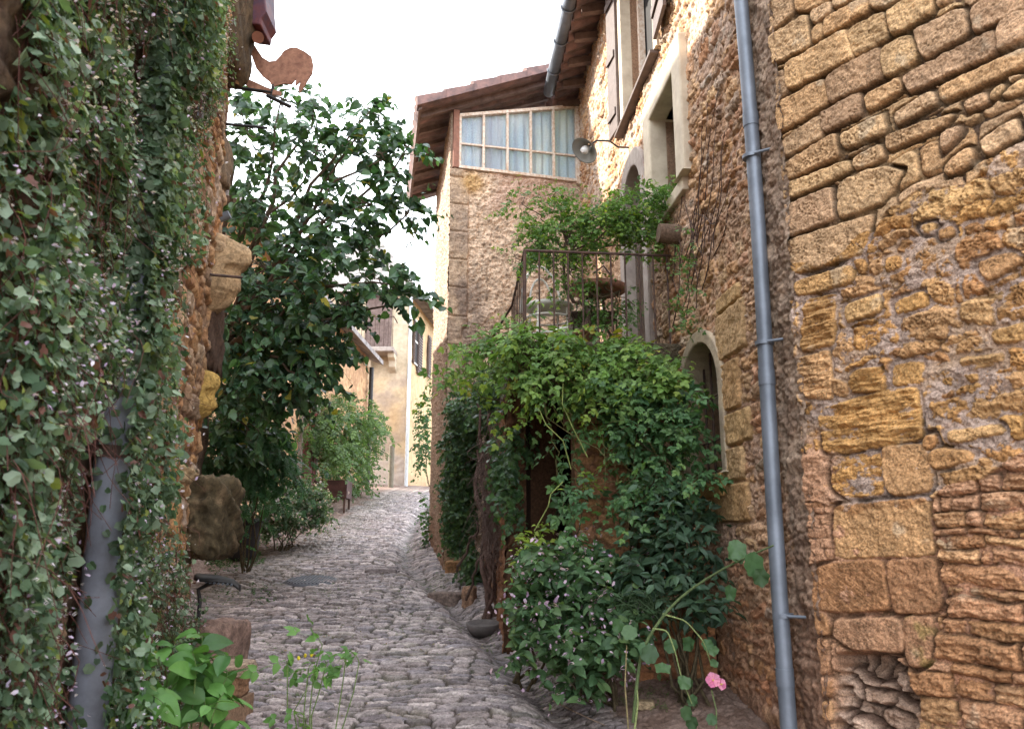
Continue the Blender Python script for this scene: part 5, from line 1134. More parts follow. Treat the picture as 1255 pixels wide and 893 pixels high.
def leaves(m, P, D, N, S, tpl, col, mi=0, curl=.5, smooth=False):
    smooth = smooth or getattr(m, 'force', False)
    tv, tf = tpl; n = len(P)
    if n == 0: return
    D = nrmz(D); N = N-np.sum(N*D, -1, keepdims=True)*D; N = nrmz(N); B = np.cross(N, D)
    S = np.broadcast_to(np.asarray(S, float), (n,)); cz = 1+curl*(rs.rand(n)*2.4-.8)
    V = P[:, None, :]+S[:, None, None]*(tv[None, :, 0:1]*D[:, None, :]+tv[None, :, 1:2]*B[:, None, :]+(tv[None, :, 2:3]*cz[:, None, None])*N[:, None, :])
    k = len(tv); C = np.repeat(np.asarray(col, float).reshape(-1, 3) if np.ndim(col) > 1 else np.tile(col, (n, 1)), k, 0)
    by = {}
    for f in tf: by.setdefault(len(f), []).append(f)
    off = (np.arange(n)*k)[:, None, None]; V = V.reshape(-1, 3)
    first = True; n0 = m.n
    for L_, fs in by.items():
        F = (np.array(fs)[None]+off).reshape(-1, L_)
        if first: m.add(V, F, C, mi, smooth); first = False
        else:
            m.lv.append((F+n0).ravel()); m.lt.append(np.full(len(F), L_, np.int64)); m.mi.append(np.full(len(F), mi, np.int32)); m.sm.append(np.full(len(F), smooth))
def tubes(m, polys, r0, r1, col, n=4, mi=1):
    polys = np.asarray(polys, float); q, k, _ = polys.shape
    T = nrmz(np.gradient(polys, axis=1)); a = np.array([.3, .2, .93]); A = nrmz(np.cross(T, a)); B = np.cross(T, A)
    r = (np.broadcast_to(np.asarray(r0, float), (q,))[:, None]*(1-np.linspace(0, 1, k))+np.broadcast_to(np.asarray(r1, float), (q,))[:, None]*np.linspace(0, 1, k))
    t = np.arange(n)/n*2*math.pi
    V = polys[:, :, None, :]+r[:, :, None, None]*(np.cos(t)[None, None, :, None]*A[:, :, None, :]+np.sin(t)[None, None, :, None]*B[:, :, None, :])
    idx = np.arange(q*k*n).reshape(q, k, n)
    F = np.stack([idx[:, :-1], np.roll(idx, -1, 2)[:, :-1], np.roll(idx, -1, 2)[:, 1:], idx[:, 1:]], -1).reshape(-1, 4)
    m.add(V.reshape(-1, 3), F, col, mi, True)
def lcol(n, pal, var=.25, yellow=0.0):
    pal = np.array(pal); a = pal[rs.randint(len(pal), size=n)]; b = pal[rs.randint(len(pal), size=n)]; t = rs.rand(n, 1)
    c = (a*t+b*(1-t))*(1-var+2*var*rs.rand(n, 1))
    if yellow:
        k = rs.rand(n) < yellow; c[k] = np.array((.30, .27, .04))*(.7+.5*rs.rand(k.sum(), 1))
    return c
def shoots(m, P, D, length, nl, size, tpl, pal, droop=.5, stem=.0018, stemcol=(.09, .07, .03), up=(0, -.5, 1), mi=0, smi=1, curl=.5, seg=6, jn=.55, down=.35, wob=.25, yellow=0., tipgreen=None, spread=.9, var=.25, szv=.35):
    """leafy shoots: a curved stem with alternating leaves; returns tip points"""
    n = len(P); D = nrmz(D+.001); L_ = length*(.6+.8*rs.rand(n)); t = np.linspace(0, 1, seg)
    wv = rs.randn(n, 3)*wob; wv2 = rs.randn(n, 3)*wob*.6
    def pos(tt): # tt (n,k)
        q = P[:, None]+D[:, None]*(tt*L_[:, None])[..., None]
        q = q+(wv[:, None]*(tt**2)[..., None]+wv2[:, None]*(np.sin(tt*5))[..., None])*L_[:, None, None]*.5
        q[..., 2] -= droop*L_[:, None]*tt**2
        return q
    if stem: tubes(m, pos(np.tile(t, (n, 1))), stem, stem*.4, stemcol, 3, smi)
    k = nl; tt = np.tile((np.arange(k)+.7)/k, (n, 1))+rs.uniform(-.4, .4, (n, k))/k; tt = np.clip(tt, .03, 1)
    p = pos(tt); T = nrmz(pos(np.clip(tt+.04, 0, 1.05))-pos(tt-.02))
    side = np.cross(T, np.array([0, 0, 1.])+.01); side = nrmz(side)*(np.where((np.arange(k) % 2) == 0, 1, -1)[None, :, None])
    d = T*(.55)+side*spread+rs.randn(n, k, 3)*.35; d[..., 2] -= down
    N = np.array(up)+rs.randn(n, k, 3)*jn
    s = size*(1-szv+2*szv*rs.rand(n, k))*(1-.35*tt)
    c = lcol(n*k, pal, var, yellow)
    if tipgreen is not None:
        w = np.clip((tt.reshape(-1, 1)-.6)/.4, 0, 1)*rs.rand(n*k, 1); c = c*(1-w)+np.array(tipgreen)*w
    leaves(m, p.reshape(-1, 3), d.reshape(-1, 3), N.reshape(-1, 3), s.ravel(), tpl, c, mi, curl)
    return pos(np.ones((n, 1)))[:, 0]
def blob(px, py, Y, rx, ry, dY, n, shell=.0):
    """points in an ellipsoid seen at (px,py), radii in photo px, half depth dY metres"""
    u = rs.randn(n, 3); u = nrmz(u)*(rs.rand(n, 1)**(1/3.)*(1-shell)+shell)
    c = at(px, py, Y); ex = at(px+rx, py, Y)[0]-c[0]; ez = c[2]-at(px, py+ry, Y)[2]
    return c+u*np.array([ex, dY, ez]), u
def blobs(L_):
    P, U_ = [], []
    for b in L_:
        p, u = blob(*b); P.append(p); U_.append(u)
    return np.concatenate(P), np.concatenate(U_)
def curve(a, b, sag=.0, n=10, wob=.03, seed=0):
    r = np.random.RandomState(seed); t = np.linspace(0, 1, n)[:, None]; a = np.array(a, float); b = np.array(b, float)
    q = a+(b-a)*t; q[:, 2] += sag*np.sin(t[:, 0]*math.pi); w = r.randn(n, 3)*wob; w = (w+np.roll(w, 1, 0)+np.roll(w, 2, 0))/1.7; w[0] = 0; w[-1] = 0
    return q+w
ATLAS = [M_LEAF, M_STEM, M_PETAL]
GL = [M_LEAFG, M_STEM, M_PETAL]

# ---- creeper over the left wall (ivy-leaved toadflax with tiny lilac flowers)
def cover(px, py):
    """how much of the left wall the creeper covers at a photo pixel"""
    right = np.interp(py, [0, 120, 200, 300, 400, 520, 600, 700, 800, 893], [262, 250, 225, 205, 185, 170, 165, 200, 240, 250])
    c = sstep(right+12, right-28, px)
    c = c*np.where((px < 34) & (((py > 75) & (py < 125)) | ((py > 200) & (py < 285))), .5, 1)
    pipe = np.interp(py, [0, 400, 560, 650, 893], [214, 162, 136, 122, 92]); onp = np.abs(px-pipe) < np.interp(py, [0, 400, 500, 893], [6, 10, 15, 21])
    c = np.where(onp, c*np.interp(py, [0, 60, 120, 380, 470, 560, 893], [.5, .9, 1, .95, .35, .06, .10]), c)
    rt = px > pipe+20
    c = np.where(rt & (py > 300) & (py < 640), c*np.interp(px, [150, 190, 215], [.6, .22, .12]), c)
    c = np.where(rt & (py >= 640), c*.75, c)
    return c
N_ = 230000
# sample by wall coordinates, denser where it is seen large
u = 1.35+(5.0-1.35)*rs.rand(N_)**1.0; v = .15+5.6*rs.rand(N_)
pp = np.stack([lpt(a, b_, 0) for a, b_ in zip(u, v)]) if False else LO+u[:, None]*LU+v[:, None]*MV
px, py = proj(pp); cl = sstep(-.5, .3, fbm(u*3.2, v*3.2, 4, 500))*.72+.28; cl = np.where(u < 2.2, np.maximum(cl, .7), cl)*np.interp(u, [1.45, 3, 5], [1, .85, .6])
keep = (rs.rand(N_) < cover(px, py)*cl) & (px > -90) & (py < 960) & (py > -60)
pp = pp[keep]; u = u[keep]; v = v[keep]; n = len(pp)
thick = .02+.11*sstep(-.4, .5, fbm(u*2.2, v*2.2, 3, 501))
pipezone = np.abs(u-(2.24+.05*v)+.04) < .13
out = rs.rand(n)**.7*thick+.03+np.where(pipezone, .13, 0)
P = pp+LN*out[:, None]
D = rs.randn(n, 3)*.7+LN*.35+np.array([0, 0, -.5]); Nn = LN*1.1+np.array([0, 0, .55])+rs.randn(n, 3)*.42
m = MB(); S = (.0135+.016*rs.rand(n)**1.4)*(1+.15*(u < 3)); S = np.where(rs.rand(n) < .06, S*1.5, S)
col = lcol(n, [(.095, .155, .09), (.15, .22, .14), (.055, .10, .055), (.23, .30, .21)], .35)
k = rs.rand(n) < .04; col[k] = (.20, .24, .06)
k = rs.rand(n) < .05; col[k] = (.16, .075, .06)
hv = rs.rand(n) < .7
leaves(m, P[hv], D[hv], Nn[hv], S[hv]*.95, t_toad(), col[hv], 0, .8); leaves(m, P[~hv], D[~hv], Nn[~hv], S[~hv]*.95, t_ivy(), col[~hv], 0, .8)
# leaves growing round the pipe itself
k_ = 12000; pz = .5+5.2*rs.rand(k_); pa = rs.uniform(-.7, 2.2, k_); PUz = 2.24+.05*pz
ctr = LO+PUz[:, None]*LU+pz[:, None]*MV+LN*.10; LUh = LU/np.linalg.norm(LU)
pn = np.cos(pa)[:, None]*LN-np.sin(pa)[:, None]*LUh
pp2 = ctr+pn*(.058+.03*rs.rand(k_))[:, None]; pxx, pyy = proj(pp2)
kk = rs.rand(k_) < np.interp(pyy, [0, 60, 380, 470, 560, 893], [.6, .95, .9, .45, .06, .05])*(.45+.55*sstep(-.4, .2, fbm(pz*3, pa, 3, 505)))
pp2 = pp2[kk]; pn = pn[kk]; q = len(pp2)
leaves(m, pp2, rs.randn(q, 3)*.6+np.array([0, 0, -.6]), pn+rs.randn(q, 3)*.35+np.array([0, 0, .3]), .018+.020*rs.rand(q), t_toad(), lcol(q, [(.08, .135, .075), (.13, .195, .12), (.20, .26, .18)], .35), 0, .8)
# hanging reddish threads
q = 2600; okp = np.where(~(np.abs(u-(2.24+.05*v)+.04) < .16))[0]; ii = okp[rs.randint(len(okp), size=q)]; st_ = P[ii]-LN*.02; t = np.linspace(0, 1, 7); Ls = .08+.22*rs.rand(q)
dr = rs.randn(q, 3)*.35+np.array([0, 0, -1.]); dr = nrmz(dr); w = rs.randn(q, 3)*.12
poly = st_[:, None]+dr[:, None]*(Ls[:, None]*t)[..., None]+w[:, None]*(np.sin(t*4)[None, :]*Ls[:, None])[..., None]
tubes(m, poly, .0013, .0008, (.13, .055, .045), 3, 1)
# flowers
q = 4600; fw_ = sstep(-.1, .5, fbm(u*4, v*4, 3, 511))+.12; ii = rs.choice(n, q, p=fw_/fw_.sum()); fp = P[ii]+LN*(.012+.02*rs.rand(q))[:, None]+rs.randn(q, 3)*.015
leaves(m, fp, rs.randn(q, 3)*.5+LN*.8, rs.randn(q, 3)*.4+np.array([0, 0, 1.]), .008+.007*rs.rand(q), t_petal(), lcol(q, [(.60, .50, .68), (.48, .36, .56), (.70, .64, .74)], .15), 2, .3)
o = m.build('wall_creeper', ATLAS, None, 0, tuple(lpt(2.6, .3, 0))); tag(o, 'dense small leaved creeper with tiny lilac flowers draping the left wall and pipe', 'creeper')

# ---- moss and weeds on the trough
P, U_ = blobs([(235, 610, 4.85, 16, 30, .12, 160), (232, 650, 4.85, 12, 28, .1, 90)])
m = MB(); leaves(m, P, rs.randn(len(P), 3)+np.array([0, -.3, -.5]), rs.randn(len(P), 3)*.4+np.array([0, -.7, .7]), .02+.02*rs.rand(len(P)), t_ivy(), lcol(len(P), [(.07, .12, .04), (.12, .18, .08)]), 0)
o = m.build('trough_weeds', ATLAS, None, 0, tuple(at(235, 660, 4.9))); tag(o, 'small round leaved weeds trailing over the front of the mossy trough', 'plant')

# ---- the lilac tree on the left
PT = [(.042, .098, .05), (.065, .14, .062), (.028, .068, .038), (.09, .175, .075)]
tree = thing('lilac_tree', 'dark green heart leaved tree leaning over the lane behind the left wall', 'tree', (-3.35, 8.2, g(-3.35, 8.2)))
tb0 = np.array([-3.35, 8.2, g(-3.35, 8.2)-.05]); tb1 = np.array([-3.15, 8.0, 3.2])
m = MB(); m.tube(curve(tb0, tb1, 0, 9, .04, 3), np.linspace(.12, .075, 9), 10, (.20, .15, .115)); m.build('trunk', M_STEM, tree)
LB = [(300, 160, 7.4, 26, 30, .5, 40), (385, 185, 7.2, 40, 40, .5, 34), (440, 165, 7.1, 38, 26, .4, 26), (470, 195, 7.0, 40, 22, .35, 24), (315, 245, 7.6, 46, 44, .7, 54), (395, 270, 7.3, 50, 28, .6, 38), (455, 250, 7.0, 50, 20, .4, 34),
      (325, 330, 7.6, 60, 52, .8, 100), (415, 318, 7.2, 56, 24, .6, 46), (476, 348, 6.9, 32, 16, .3, 20), (390, 370, 7.2, 60, 34, .7, 80), (425, 375, 7.0, 20, 14, .3, 10), (330, 410, 7.6, 60, 45, .7, 90), (388, 412, 7.2, 38, 28, .6, 54),
      (335, 465, 7.4, 45, 40, .6, 90), (380, 465, 7.0, 22, 28, .4, 18), (300, 440, 7.8, 40, 60, .6, 70), (300, 520, 7.9, 30, 40, .5, 50), (500, 262, 6.95, 20, 8, .2, 9), (490, 372, 6.9, 20, 8, .2, 6), (345, 120, 7.3, 24, 14, .3, 12), (385, 130, 7.2, 14, 10, .2, 6), (455, 135, 7.1, 12, 10, .2, 6), (500, 180, 7, 12, 10, .2, 5)]
m = MB(); P, U_ = blobs(LB)
D = U_*.8+rs.randn(len(P), 3)*.5+np.array([.35, -.1, .1])
shoots(m, P, D, .26, 8, .098, t_heart(.42), PT, .35, .003, (.10, .08, .06), (0, -.55, .9), curl=.7, jn=.55, down=.55, wob=.25, spread=1.0, var=.4, szv=.5, yellow=.012)
m.build('crown', GL, tree)
m = MB()
for i, b_ in enumerate(LB):
    c = at(b_[0], b_[1], b_[2]); a = tb1 if i % 3 else (tb1+np.array([.1, .0, .5])); m.tube(curve(a, c, .15, 10, .05, 30+i), np.linspace(.038, .007, 10), 6, (.17, .13, .10))
    for k in range(5): e, _ = blob(*b_[:6], 1); m.tube(curve(c, e[0], .02, 6, .03, 90+i*7+k), np.linspace(.009, .003, 6), 5, (.16, .13, .10))
m.build('limbs', M_STEM, tree)

# generic blob shrub
def shrub(name, label, cat, base, B, tpl, size, pal, length=.22, nl=8, mats=ATLAS, droop=.3, outw=.8, flowers=None, trunk=True, group=None, dirb=(0, 0, 0), **kw):
    th = thing(name, label, cat, base, group)
    m = MB(); P, U_ = blobs(B); D = U_*outw+rs.randn(len(P), 3)*.5+np.array(dirb)
    tips = shoots(m, P, D, length, nl, size, tpl, pal, droop, **kw)
    if flowers:
        q, fs, fc, where = flowers; ii = rs.randint(len(tips), size=q); fp = (tips[ii] if where else P[ii])+rs.randn(q, 3)*.03
        leaves(m, fp, rs.randn(q, 3)*.7+np.array([0, -.6, .3]), rs.randn(q, 3)*.5+np.array([0, 0, 1.]), fs*(.6+.8*rs.rand(q)), t_petal(), lcol(q, fc, .15), 2, .3)
    m.build('foliage', mats, th)
    if trunk:
        m = MB(); b0 = np.array(base, float)
        for i, b_ in enumerate(B):
            for k in range(2): e, _ = blob(*b_[:6], 1); m.tube(curve(b0+rs.randn(3)*[.05, .05, 0], e[0], .05, 9, .03, i*11+k), np.linspace(.011, .003, 9), 5, (.10, .08, .045))
        m.build('stems', M_STEM, th)
    return th
GR = [(.055, .11, .045), (.08, .15, .055), (.042, .085, .038)]
LT = [(.13, .22, .06), (.17, .26, .07), (.10, .18, .05)]
b = at(300, 640, 9.3); shrub('cascading_shrub', 'fern like blue green shrub arching over behind the lower carved face', 'shrub', (-3.0, 9.3, g(-3.0, 9.3)),
   [(280, 500, 8.9, 26, 36, .4, 60), (300, 540, 8.8, 40, 40, .5, 90), (325, 560, 8.7, 26, 26, .3, 45), (275, 570, 8.9, 22, 30, .4, 40)], t_pinnate(4, .09, .32), .15, [(.05, .13, .06), (.075, .17, .085), (.04, .10, .05)], .34, 9, droop=.9, dirb=(.4, -.3, .3), spread=.7)
shrub('flowering_bush', 'low grey green bush speckled with pale pink flowers bulging onto the left of the lane', 'bush', (-3.1, 11, g(-3.1, 11)),
   [(335, 628, 10.9, 30, 22, .5, 190), (370, 618, 11.4, 30, 20, .5, 190), (350, 602, 11.4, 36, 12, .5, 100), (385, 628, 11.5, 16, 10, .3, 60)], t_ovate(.3), .075, [(.11, .17, .105), (.16, .23, .14), (.08, .125, .07)], .18, 9, droop=.25, flowers=(900, .04, [(.55, .40, .50), (.62, .50, .56)], 1))
shrub('wall_shrub', 'feathery green shrub spilling over the wall above the rusty planter box', 'shrub', (-3.75, 17, g(-3.75, 17)),
   [(390, 520, 15.5, 30, 30, .5, 80), (425, 510, 16.5, 26, 24, .5, 70), (445, 525, 17.5, 22, 22, .4, 50), (400, 550, 15.5, 34, 14, .5, 50)], t_pinnate(3), .20, [(.09, .16, .055), (.13, .21, .07), (.07, .12, .05)], .5, 8, droop=.7, spread=.7)
shrub('verge_bush', 'small bush on the left verge between planter box and black downpipe', 'bush', (-3.6, 18.5, g(-3.6, 18.5)),
   [(436, 585, 18.0, 16, 18, .4, 50), (450, 578, 18.8, 10, 18, .3, 36), (425, 560, 17, 20, 14, .4, 40)], t_ovate(.3), .11, [(.07, .13, .05), (.10, .17, .06)], .35, 8, droop=.3)
shrub('house_climber', 'climbing shrub on the cream house wall at the tower edge', 'climber', (-2.4, 23.5, 3.1),
   [(519, 500, 22.6, 5, 20, .2, 24), (518, 540, 22.6, 7, 34, .2, 46)], t_ovate(.35), .12, GR, .25, 8, droop=.7)
shrub('corner_weeds', 'dark tuft of weeds low on the tower side wall', 'plant', (-1.2, 11.6, g(-1.2, 11.6)), [(521, 625, 12.2, 5, 18, .2, 20), (524, 650, 11.4, 5, 12, .15, 10)], t_ovate(.35), .07, GR, .16, 6, droop=.3)

# ---- vines on the terrace
tv0 = (.02, 5.5, g(.02, 5.5))
VB = [(660, 418, 5.50, 44, 13, .2, 34), (720, 430, 5.45, 46, 16, .2, 40), (780, 438, 5.4, 36, 20, .2, 40), (625, 410, 5.7, 26, 22, .25, 20), (700, 465, 5.42, 44, 20, .2, 34), (765, 470, 5.35, 40, 18, .22, 36), (805, 475, 5.2, 26, 24, .22, 32),
      (755, 505, 5.35, 16, 10, .12, 5), (805, 520, 5.15, 34, 22, .2, 34), (822, 522, 5.1, 12, 12, .15, 7), (700, 545, 5.4, 8, 16, .08, 4), (815, 560, 5.0, 26, 14, .2, 16), (785, 590, 5.1, 20, 14, .15, 10), (600, 430, 5.95, 30, 16, .2, 20), (655, 455, 5.5, 22, 14, .12, 10), (570, 455, 6.3, 34, 7, .15, 12), (845, 588, 4.9, 16, 8, .12, 5), (715, 605, 5.3, 12, 18, .12, 7)]
th = thing('terrace_vine', 'large light green climbing vine tumbling over the front of the terrace and railing foot', 'climber', tv0)
m = MB(); P, U_ = blobs(VB); D = U_*.6+rs.randn(len(P), 3)*.45+np.array([-.1, -.45, -.1])
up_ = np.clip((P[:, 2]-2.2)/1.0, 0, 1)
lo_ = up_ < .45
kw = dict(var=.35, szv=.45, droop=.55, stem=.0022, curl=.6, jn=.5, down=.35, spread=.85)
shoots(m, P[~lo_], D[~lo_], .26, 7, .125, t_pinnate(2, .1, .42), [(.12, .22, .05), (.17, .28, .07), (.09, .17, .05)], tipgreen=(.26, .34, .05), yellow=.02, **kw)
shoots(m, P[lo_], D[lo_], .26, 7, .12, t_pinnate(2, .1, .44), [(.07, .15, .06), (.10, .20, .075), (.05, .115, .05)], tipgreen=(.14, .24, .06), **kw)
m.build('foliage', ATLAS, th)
m = MB(); r2 = np.random.RandomState(5)
for i in range(60):
    b_ = VB[r2.randint(len(VB))]; b2 = VB[r2.randint(5)]; e, _ = blob(*b_[:6], 1); a, _ = blob(*b2[:6], 1); m.tube(curve(a[0], e[0], -.12, 12, .05, 700+i), np.linspace(.005, .0025, 12), 5, (.16, .15, .06) if i % 3 else (.10, .07, .05))
for (a, b_, c_) in (((800, 450), (775, 520), (772, 560)), ((690, 470), (700, 520), (720, 560)), ((660, 500), (690, 540), (700, 575)), ((690, 590), (672, 620), (655, 650))):
    q = [at(*a, 5.2), at((a[0]+b_[0])/2-6, (a[1]+b_[1])/2, 5.15), at(*b_, 5.15), at(*c_, 5.2)]; m.tube(np.array([q[0], (q[0]+q[1])/2, q[1], (q[1]+q[2])/2, q[2], q[3]]), .004, 5, (.26, .32, .10))
m.build('stems', M_STEM, th)
# ivy on the stair flank + twisted trunk
tp_ = thing('ivy', 'dark glossy ivy column between the tower corner and the twisted vine trunk', 'climber', (-.5, 8.9, g(-.5, 8.9)))
m = MB(); IB = [(575, 500, 8.6, 26, 26, .2, 200), (570, 545, 8.7, 26, 36, .2, 280), (565, 600, 8.8, 22, 40, .18, 260), (566, 650, 8.9, 18, 26, .15, 130), (610, 500, 8.0, 30, 36, .25, 240), (610, 470, 7.8, 28, 22, .25, 120), (578, 690, 8.6, 10, 26, .12, 60), (650, 590, 7.2, 26, 34, .15, 110), (636, 545, 6.3, 10, 30, .08, 50), (626, 600, 6.15, 9, 50, .05, 60), (612, 560, 6.4, 6, 60, .1, 50)]
P, U_ = blobs(IB); n = len(P)
shoots(m, P, U_*.4+rs.randn(n, 3)*.4+np.array([-.15, -.6, -.4]), .12, 5, .062, t_ivy(), [(.035, .085, .035), (.055, .12, .045), (.09, .17, .05)], .5, .0015, curl=.6, jn=.45, up=(-.2, -.9, .6), down=.5)
m.build('foliage', GL, tp_)
tr = thing('vine_trunk', 'twisted brown vine trunk with dry hanging roots left of the dark opening', 'vine', tuple(at(600, 752, 7.3)*np.array([1, 1, 0])+np.array([0, 0, g(-.22, 7.3)])))
m = MB(); r2 = np.random.RandomState(8)
b0 = np.array([at(600, 752, 7.25)[0], 7.25, g(-.2, 7.25)-.03])
for i in range(6):
    e = at(596+r2.randint(-16, 26), 520+r2.randint(-30, 40), 7.1+.3*r2.rand()); q = curve(b0+np.array([r2.uniform(-.05, .05), r2.uniform(-.05, .03), 0]), e, 0, 22, .03, 40+i)
    t = np.linspace(0, 1, 22); q[:, 0] += .03*np.sin(t*9+i); q[:, 1] += .03*np.cos(t*9+i); m.tube(q, np.linspace(.034-.003*i, .010, 22), 7, (.13, .085, .07))
for (a, b_) in (((571, 735), (600, 640)), ((560, 700), (585, 640)), ((600, 660), (640, 600))): m.tube(curve(at(*a, 7.6), at(*b_, 7.3), 0, 12, .02, a[0]), np.linspace(.014, .009, 12), 6, (.11, .075, .06))
m.build('trunk', M_STEM, tr)
q = 700; c, _ = blob(612, 590, 6.9, 26, 90, .35, q); Ls = .12+.3*rs.rand(q); t = np.linspace(0, 1, 8); dr = nrmz(rs.randn(q, 3)*.25+np.array([0, 0, -1.]))
poly = c[:, None]+dr[:, None]*(Ls[:, None]*t)[..., None]+rs.randn(q, 3)[:, None]*.05*np.sin(t*5)[None, :, None]
m = MB(); tubes(m, poly, .0028, .0012, (.20, .145, .125), 3, 0); m.build('dry_roots', M_STEM, tr)
# little tree in a pot on the terrace
pt = thing('potted_tree', 'small airy green tree in a pot rising above the terrace railing', 'tree', (float(at(716, 400, 6.1)[0]), 6.1, TZ))
p0 = at(716, 412, 6.1); p0[2] = TZ
m = MB(); m.lathe((p0[0], 6.1, TZ), [(0, 0), (.07, 0), (.10, .15), (.11, .15), (.11, .175), (.095, .175), (.09, .14), (0, .14)], 24); m.build('pot', M_TERRA, pt)
m = MB(); j = at(703, 370, 6.05); m.tube([p0+MV*.15, (p0+MV*.15+at(722, 385, 6.1))/2, at(722, 385, 6.1), at(714, 372, 6.08), j, at(692, 350, 6.0), at(690, 310, 6.0), at(700, 270, 6.0)], [.022, .02, .018, .017, .016, .013, .01, .006], 7, (.17, .12, .10))
TBL = [(690, 285, 5.95, 42, 30, .25, 84), (655, 300, 5.95, 24, 20, .2, 30), (735, 280, 6.0, 38, 20, .25, 66), (785, 262, 5.95, 34, 22, .22, 84), (815, 250, 5.85, 24, 24, .18, 44), (680, 245, 6.0, 26, 14, .2, 12), (640, 250, 6.0, 16, 12, .12, 5), (700, 330, 5.95, 28, 24, .18, 18), (790, 295, 5.9, 30, 14, .2, 16), (765, 250, 6.0, 30, 14, .2, 14), (640, 320, 5.9, 14, 10, .1, 3), (700, 352, 5.95, 16, 12, .1, 6)]
for i, b_ in enumerate(TBL):
    m.tube(curve(at(695, 300+10*(i % 3), 6.0), at(b_[0], b_[1], b_[2]), .06, 9, .03, 60+i), np.linspace(.008, .003, 9), 5, (.14, .10, .08))
    for k in range(3): e, _ = blob(*b_[:6], 1); m.tube(curve(at(b_[0], b_[1], b_[2]), e[0], .02, 6, .02, 160+i*5+k), np.linspace(.004, .0015, 6), 4, (.14, .10, .08))
m.build('trunk', M_STEM, pt)
m = MB(); P, U_ = blobs(TBL); shoots(m, P, U_*.8+rs.randn(len(P), 3)*.5+np.array([0, -.1, .2]), .15, 8, .07, t_pinnate(2, .1, .44), [(.10, .20, .045), (.15, .27, .06), (.075, .15, .045)], .3, .0015, tipgreen=(.34, .44, .06), curl=.5, spread=.8)
m.build('crown', ATLAS, pt)
# leafy plant on the table
shrub('table_plant', 'bushy green pot plant on the round brown table', 'plant', (tp[0]-.05, 6.22, tp[2]+.01), [(735, 365, 6.15, 26, 16, .15, 20), (745, 395, 5.95, 22, 22, .12, 22), (770, 375, 6.0, 14, 14, .1, 8)], t_pinnate(2, .1, .4), .07, [(.08, .17, .045), (.12, .22, .06)], .14, 7, droop=.5)
# thin dry creeper on the long house wall
dv = thing('dry_creeper', 'bare brown creeper stems with few leaves above the small arched window', 'climber', mpt(5.2, 3.2, .03))
m = MB(); r2 = np.random.RandomState(12)
for i in range(26):
    u0 = 4.75+1.1*r2.rand(); z0 = 3.15+.5*r2.rand(); u1 = u0-.35+.9*r2.rand()*(1 if i % 2 else -.3); z1 = z0+.25+.6*r2.rand()
    q = np.array([mpt(u0+(u1-u0)*t+.03*math.sin(9*t+i), z0+(z1-z0)*t+.02*math.cos(7*t+i), .04) for t in np.linspace(0, 1, 12)]); m.tube(q, np.linspace(.0045, .002, 12), 5, (.10, .065, .055))
m.build('stems', M_STEM, dv)
PP = np.array([mpt(4.95+.55*r2.rand()**.7, 3.0+.75*r2.rand(), .07) for i in range(26)]); m = MB()
shoots(m, PP, rs.randn(26, 3)*.5+MN*.6+np.array([0, 0, .3]), .13, 6, .06, t_pinnate(2, .1, .4), [(.08, .17, .05), (.12, .22, .06)], .3, .0015); m.build('foliage', ATLAS, dv)

# ---- big shrub with lilac flowers, and the dark plants against the wall
shrub('balsam_bush', 'large broad leaved bush sprinkled with small lilac flowers in front of the terrace', 'bush', (.55, 5.0, g(.55, 5.0)),
   [(690, 700, 5.15, 42, 30, .3, 56), (660, 735, 5.1, 30, 30, .25, 40), (730, 720, 5.0, 46, 34, .33, 64), (690, 770, 4.95, 46, 32, .3, 66), (740, 790, 4.8, 42, 32, .28, 58), (650, 790, 5.05, 20, 26, .2, 24), (705, 820, 4.8, 40, 24, .25, 44), (710, 690, 5.3, 34, 12, .2, 16), (775, 740, 4.9, 30, 40, .25, 40), (655, 700, 5.3, 22, 20, .2, 20)],
   t_heart(.38), .078, [(.07, .14, .06), (.105, .19, .08), (.055, .11, .05)], .15, 6, droop=.2, outw=.5, dirb=(-.05, -.35, .7), tipgreen=(.13, .20, .07), down=.45, flowers=(800, .027, [(.60, .42, .58), (.68, .52, .64), (.45, .30, .48)], 1), up=(0, -.5, 1))
shrub('dark_shrub', 'dark pointed leaved shrub in the shade below the small arched window', 'shrub', (1.0, 4.85, g(1.0, 4.85)),
   [(825, 645, 4.95, 34, 18, .15, 26), (850, 670, 4.8, 30, 30, .15, 30), (800, 700, 4.9, 40, 36, .18, 42), (855, 730, 4.72, 22, 30, .13, 22), (830, 622, 4.95, 36, 12, .15, 20), (790, 690, 5.1, 26, 16, .15, 14)],
   t_ovate(.24), .095, [(.045, .09, .05), (.07, .125, .07), (.035, .07, .04)], .2, 7, droop=.2, dirb=(-.1, -.4, .3))
shrub('yellow_shoot', 'bright yellow green leafy shoot climbing beside the dark opening', 'plant', (.05, 5.6, g(.05, 5.6)),
   [(648, 690, 5.5, 14, 20, .1, 14), (655, 665, 5.45, 12, 14, .1, 8), (715, 600, 5.4, 12, 12, .1, 6)], t_ovate(.22), .065, [(.22, .32, .05), (.30, .38, .07)], .16, 7, droop=.2, dirb=(0, -.2, .6))
# spiky long leaved plant
m = MB(); n = 130; c0 = at(800, 745, 4.7); P = c0+rs.randn(n, 3)*[.07, .05, .03]; D = nrmz(rs.randn(n, 3)*.35+np.array([0, -.1, 1.])); t = np.linspace(0, 1, 8); Ls = .14+.10*rs.rand(n)
poly = P[:, None]+D[:, None]*(Ls[:, None]*t)[..., None]+(rs.randn(n, 3)*[.14, .1, 0])[:, None]*(t**2)[None, :, None]; poly[..., 2] -= .13*(t**2.5)
tubes(m, poly, .0035, .001, (.08, .13, .06), 3, 0); o = m.build('grass_tuft', M_LEAF, None, 0, tuple(c0)); tag(o, 'drooping thin bladed tuft in front of the dark pointed leaved shrub', 'plant')

